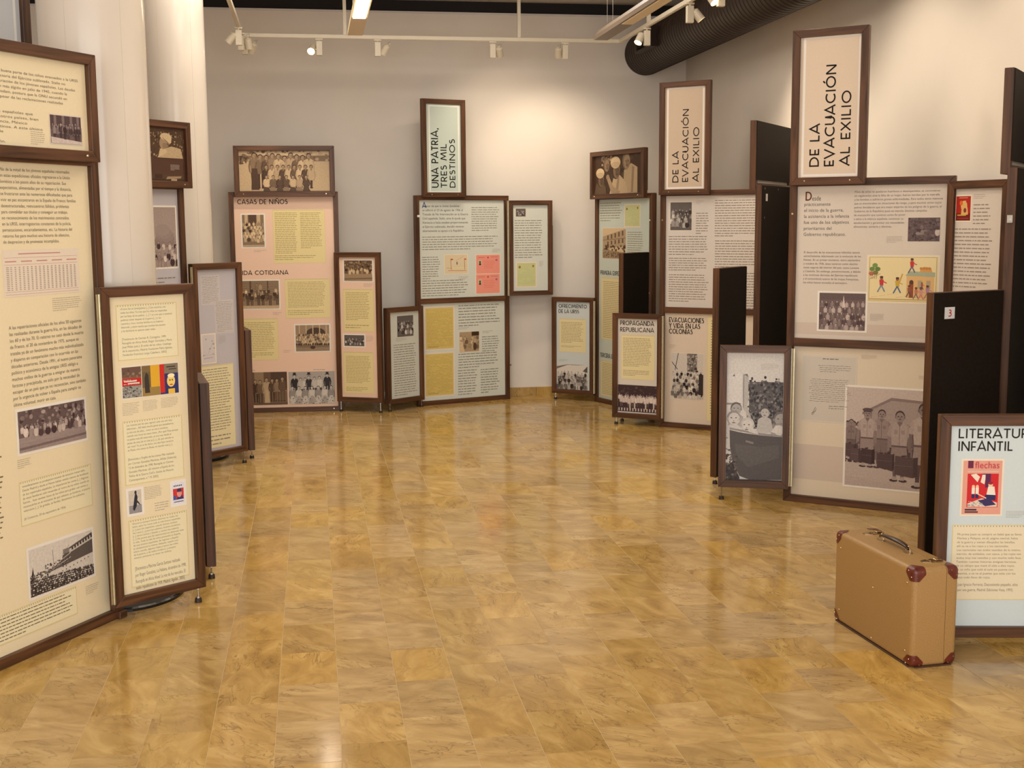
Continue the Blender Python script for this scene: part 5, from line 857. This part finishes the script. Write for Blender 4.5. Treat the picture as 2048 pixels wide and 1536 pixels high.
def spot(label,a,b,side,aim,lit,power=0,size=50,turn=0,glow='bulb2'):
    """side: head to the left(-1)/right(+1) of the gear box; aim: direction (a,b,z) in room axes"""
    t=rthing('track_spotlight',label,'spotlight',a,b,ZT,'spotlights on the lighting track'); t.rotation_euler=(0,0,RA+turn)
    bm=bmesh.new(); bx(bm,-.032,-.011,-.014,.032,.011,0,.002); cyl(bm,(0,0,-.024),(0,0,-.014),.008,10); obj('track_adapter',bm,M['white'],t)
    bm=bmesh.new(); bx(bm,-.026,-.02,-.145,.026,.02,-.024,.003); obj('gear_box',bm,M['white'],t)
    av=Vector(aim).normalized(); av=Matrix.Rotation(-turn,3,'Z')@av
    hc=Vector((side*.062,0,-.092))
    bm=bmesh.new(); cyl(bm,(side*.026,0,-.092),(side*.04,0,-.092),.008,10); obj('pivot',bm,M['steel'],t)
    bm=bmesh.new(); cyl(bm,hc-av*.042,hc+av*.04,.030,20,.0325,caps=False); cyl(bm,hc-av*.05,hc-av*.042,.018,20,.030); cyl(bm,hc-av*.058,hc-av*.05,.014,14)
    o=obj('lamp_head',bm,M['white'],t)
    bm=bmesh.new(); cyl(bm,hc+av*.03,hc+av*.034,.0285,20); obj('lamp_glass',bm,M[glow] if lit else M['lens'],t)
    side_v=av.cross(Vector((0,0,1))).normalized() if abs(av.z)<.99 else Vector((1,0,0))
    bm=bmesh.new(); p=[hc-av*.05+side_v*.015,hc-av*.085+side_v*.022,hc-av*.07-side_v*.01]
    for p1,p2 in zip(p,p[1:]): cyl(bm,p1,p2,.0015,5)
    obj('spring_clip',bm,M['steel'],t)
    if power:
        l=bpy.data.lights.new('halogen_lamp','SPOT'); l.energy=power; l.color=(1,.83,.62); l.spot_size=R(size); l.spot_blend=.75; l.shadow_soft_size=.03
        lo=bpy.data.objects.new('halogen_lamp',l); COL.objects.link(lo); lo.parent=t; lo.location=hc+av*.045; lo.rotation_euler=(-av).to_track_quat('Z','Y').to_euler()
    return t
spot('upright cream spotlight at far left of the track, upper one nearest the column',ta0-.0,BT-.55,-1,(-.7,.2,-.8),True,70,70,glow='bulb2')
spot('cream spotlight at the left corner of the track with copper reflector glow',ta0,BT-.25,1,(.1,.3,-1),True,45,70)
spot('cream spotlight just under the left corner of the track',ta0+.02,BT,1,(-.4,.6,-.9),False)
spot('lit spotlight glaring towards the viewer, second from the left on the rear track',.111,BT,-1,(-.25,-.8,-.6),True,5,60,glow='bulb')
spot('unlit spotlight tilted right, left of the lit linear lamp end',.613,BT,1,(-.45,.3,-.8),False)
spot('spotlight with a small bright rim above the centre title panel',1.623,BT,1,(.18,.62,-.72),True,25,115)
spot('pale spotlight tilted left near the right end of the rear track',2.276,BT,-1,(.1,.65,-.8),True,38,95)
spot('spotlight on the right track in front of the dark duct, lowest one',ta1,10.06,-1,(-.45,-.3,-.85),True,80,80,glow='bulb')
spot('spotlight on the right track in front of the dark duct, middle one',ta1,8.89,1,(.6,-.1,-.75),True,60,95)
spot('spotlight on the right track cut by the top edge of the frame',ta1,8.2,-1,(.35,-.5,-.75),True,36,95)
for i,bb in enumerate((7.1,5.9,4.7)): spot(['spotlight on the right track just outside the frame, first','spotlight on the right track outside the frame, second','spotlight on the right track outside the frame, third'][i],ta1,bb,1,(.75,.05,-.62),True,20,100)  # three unseen track spots added to brighten the right wall
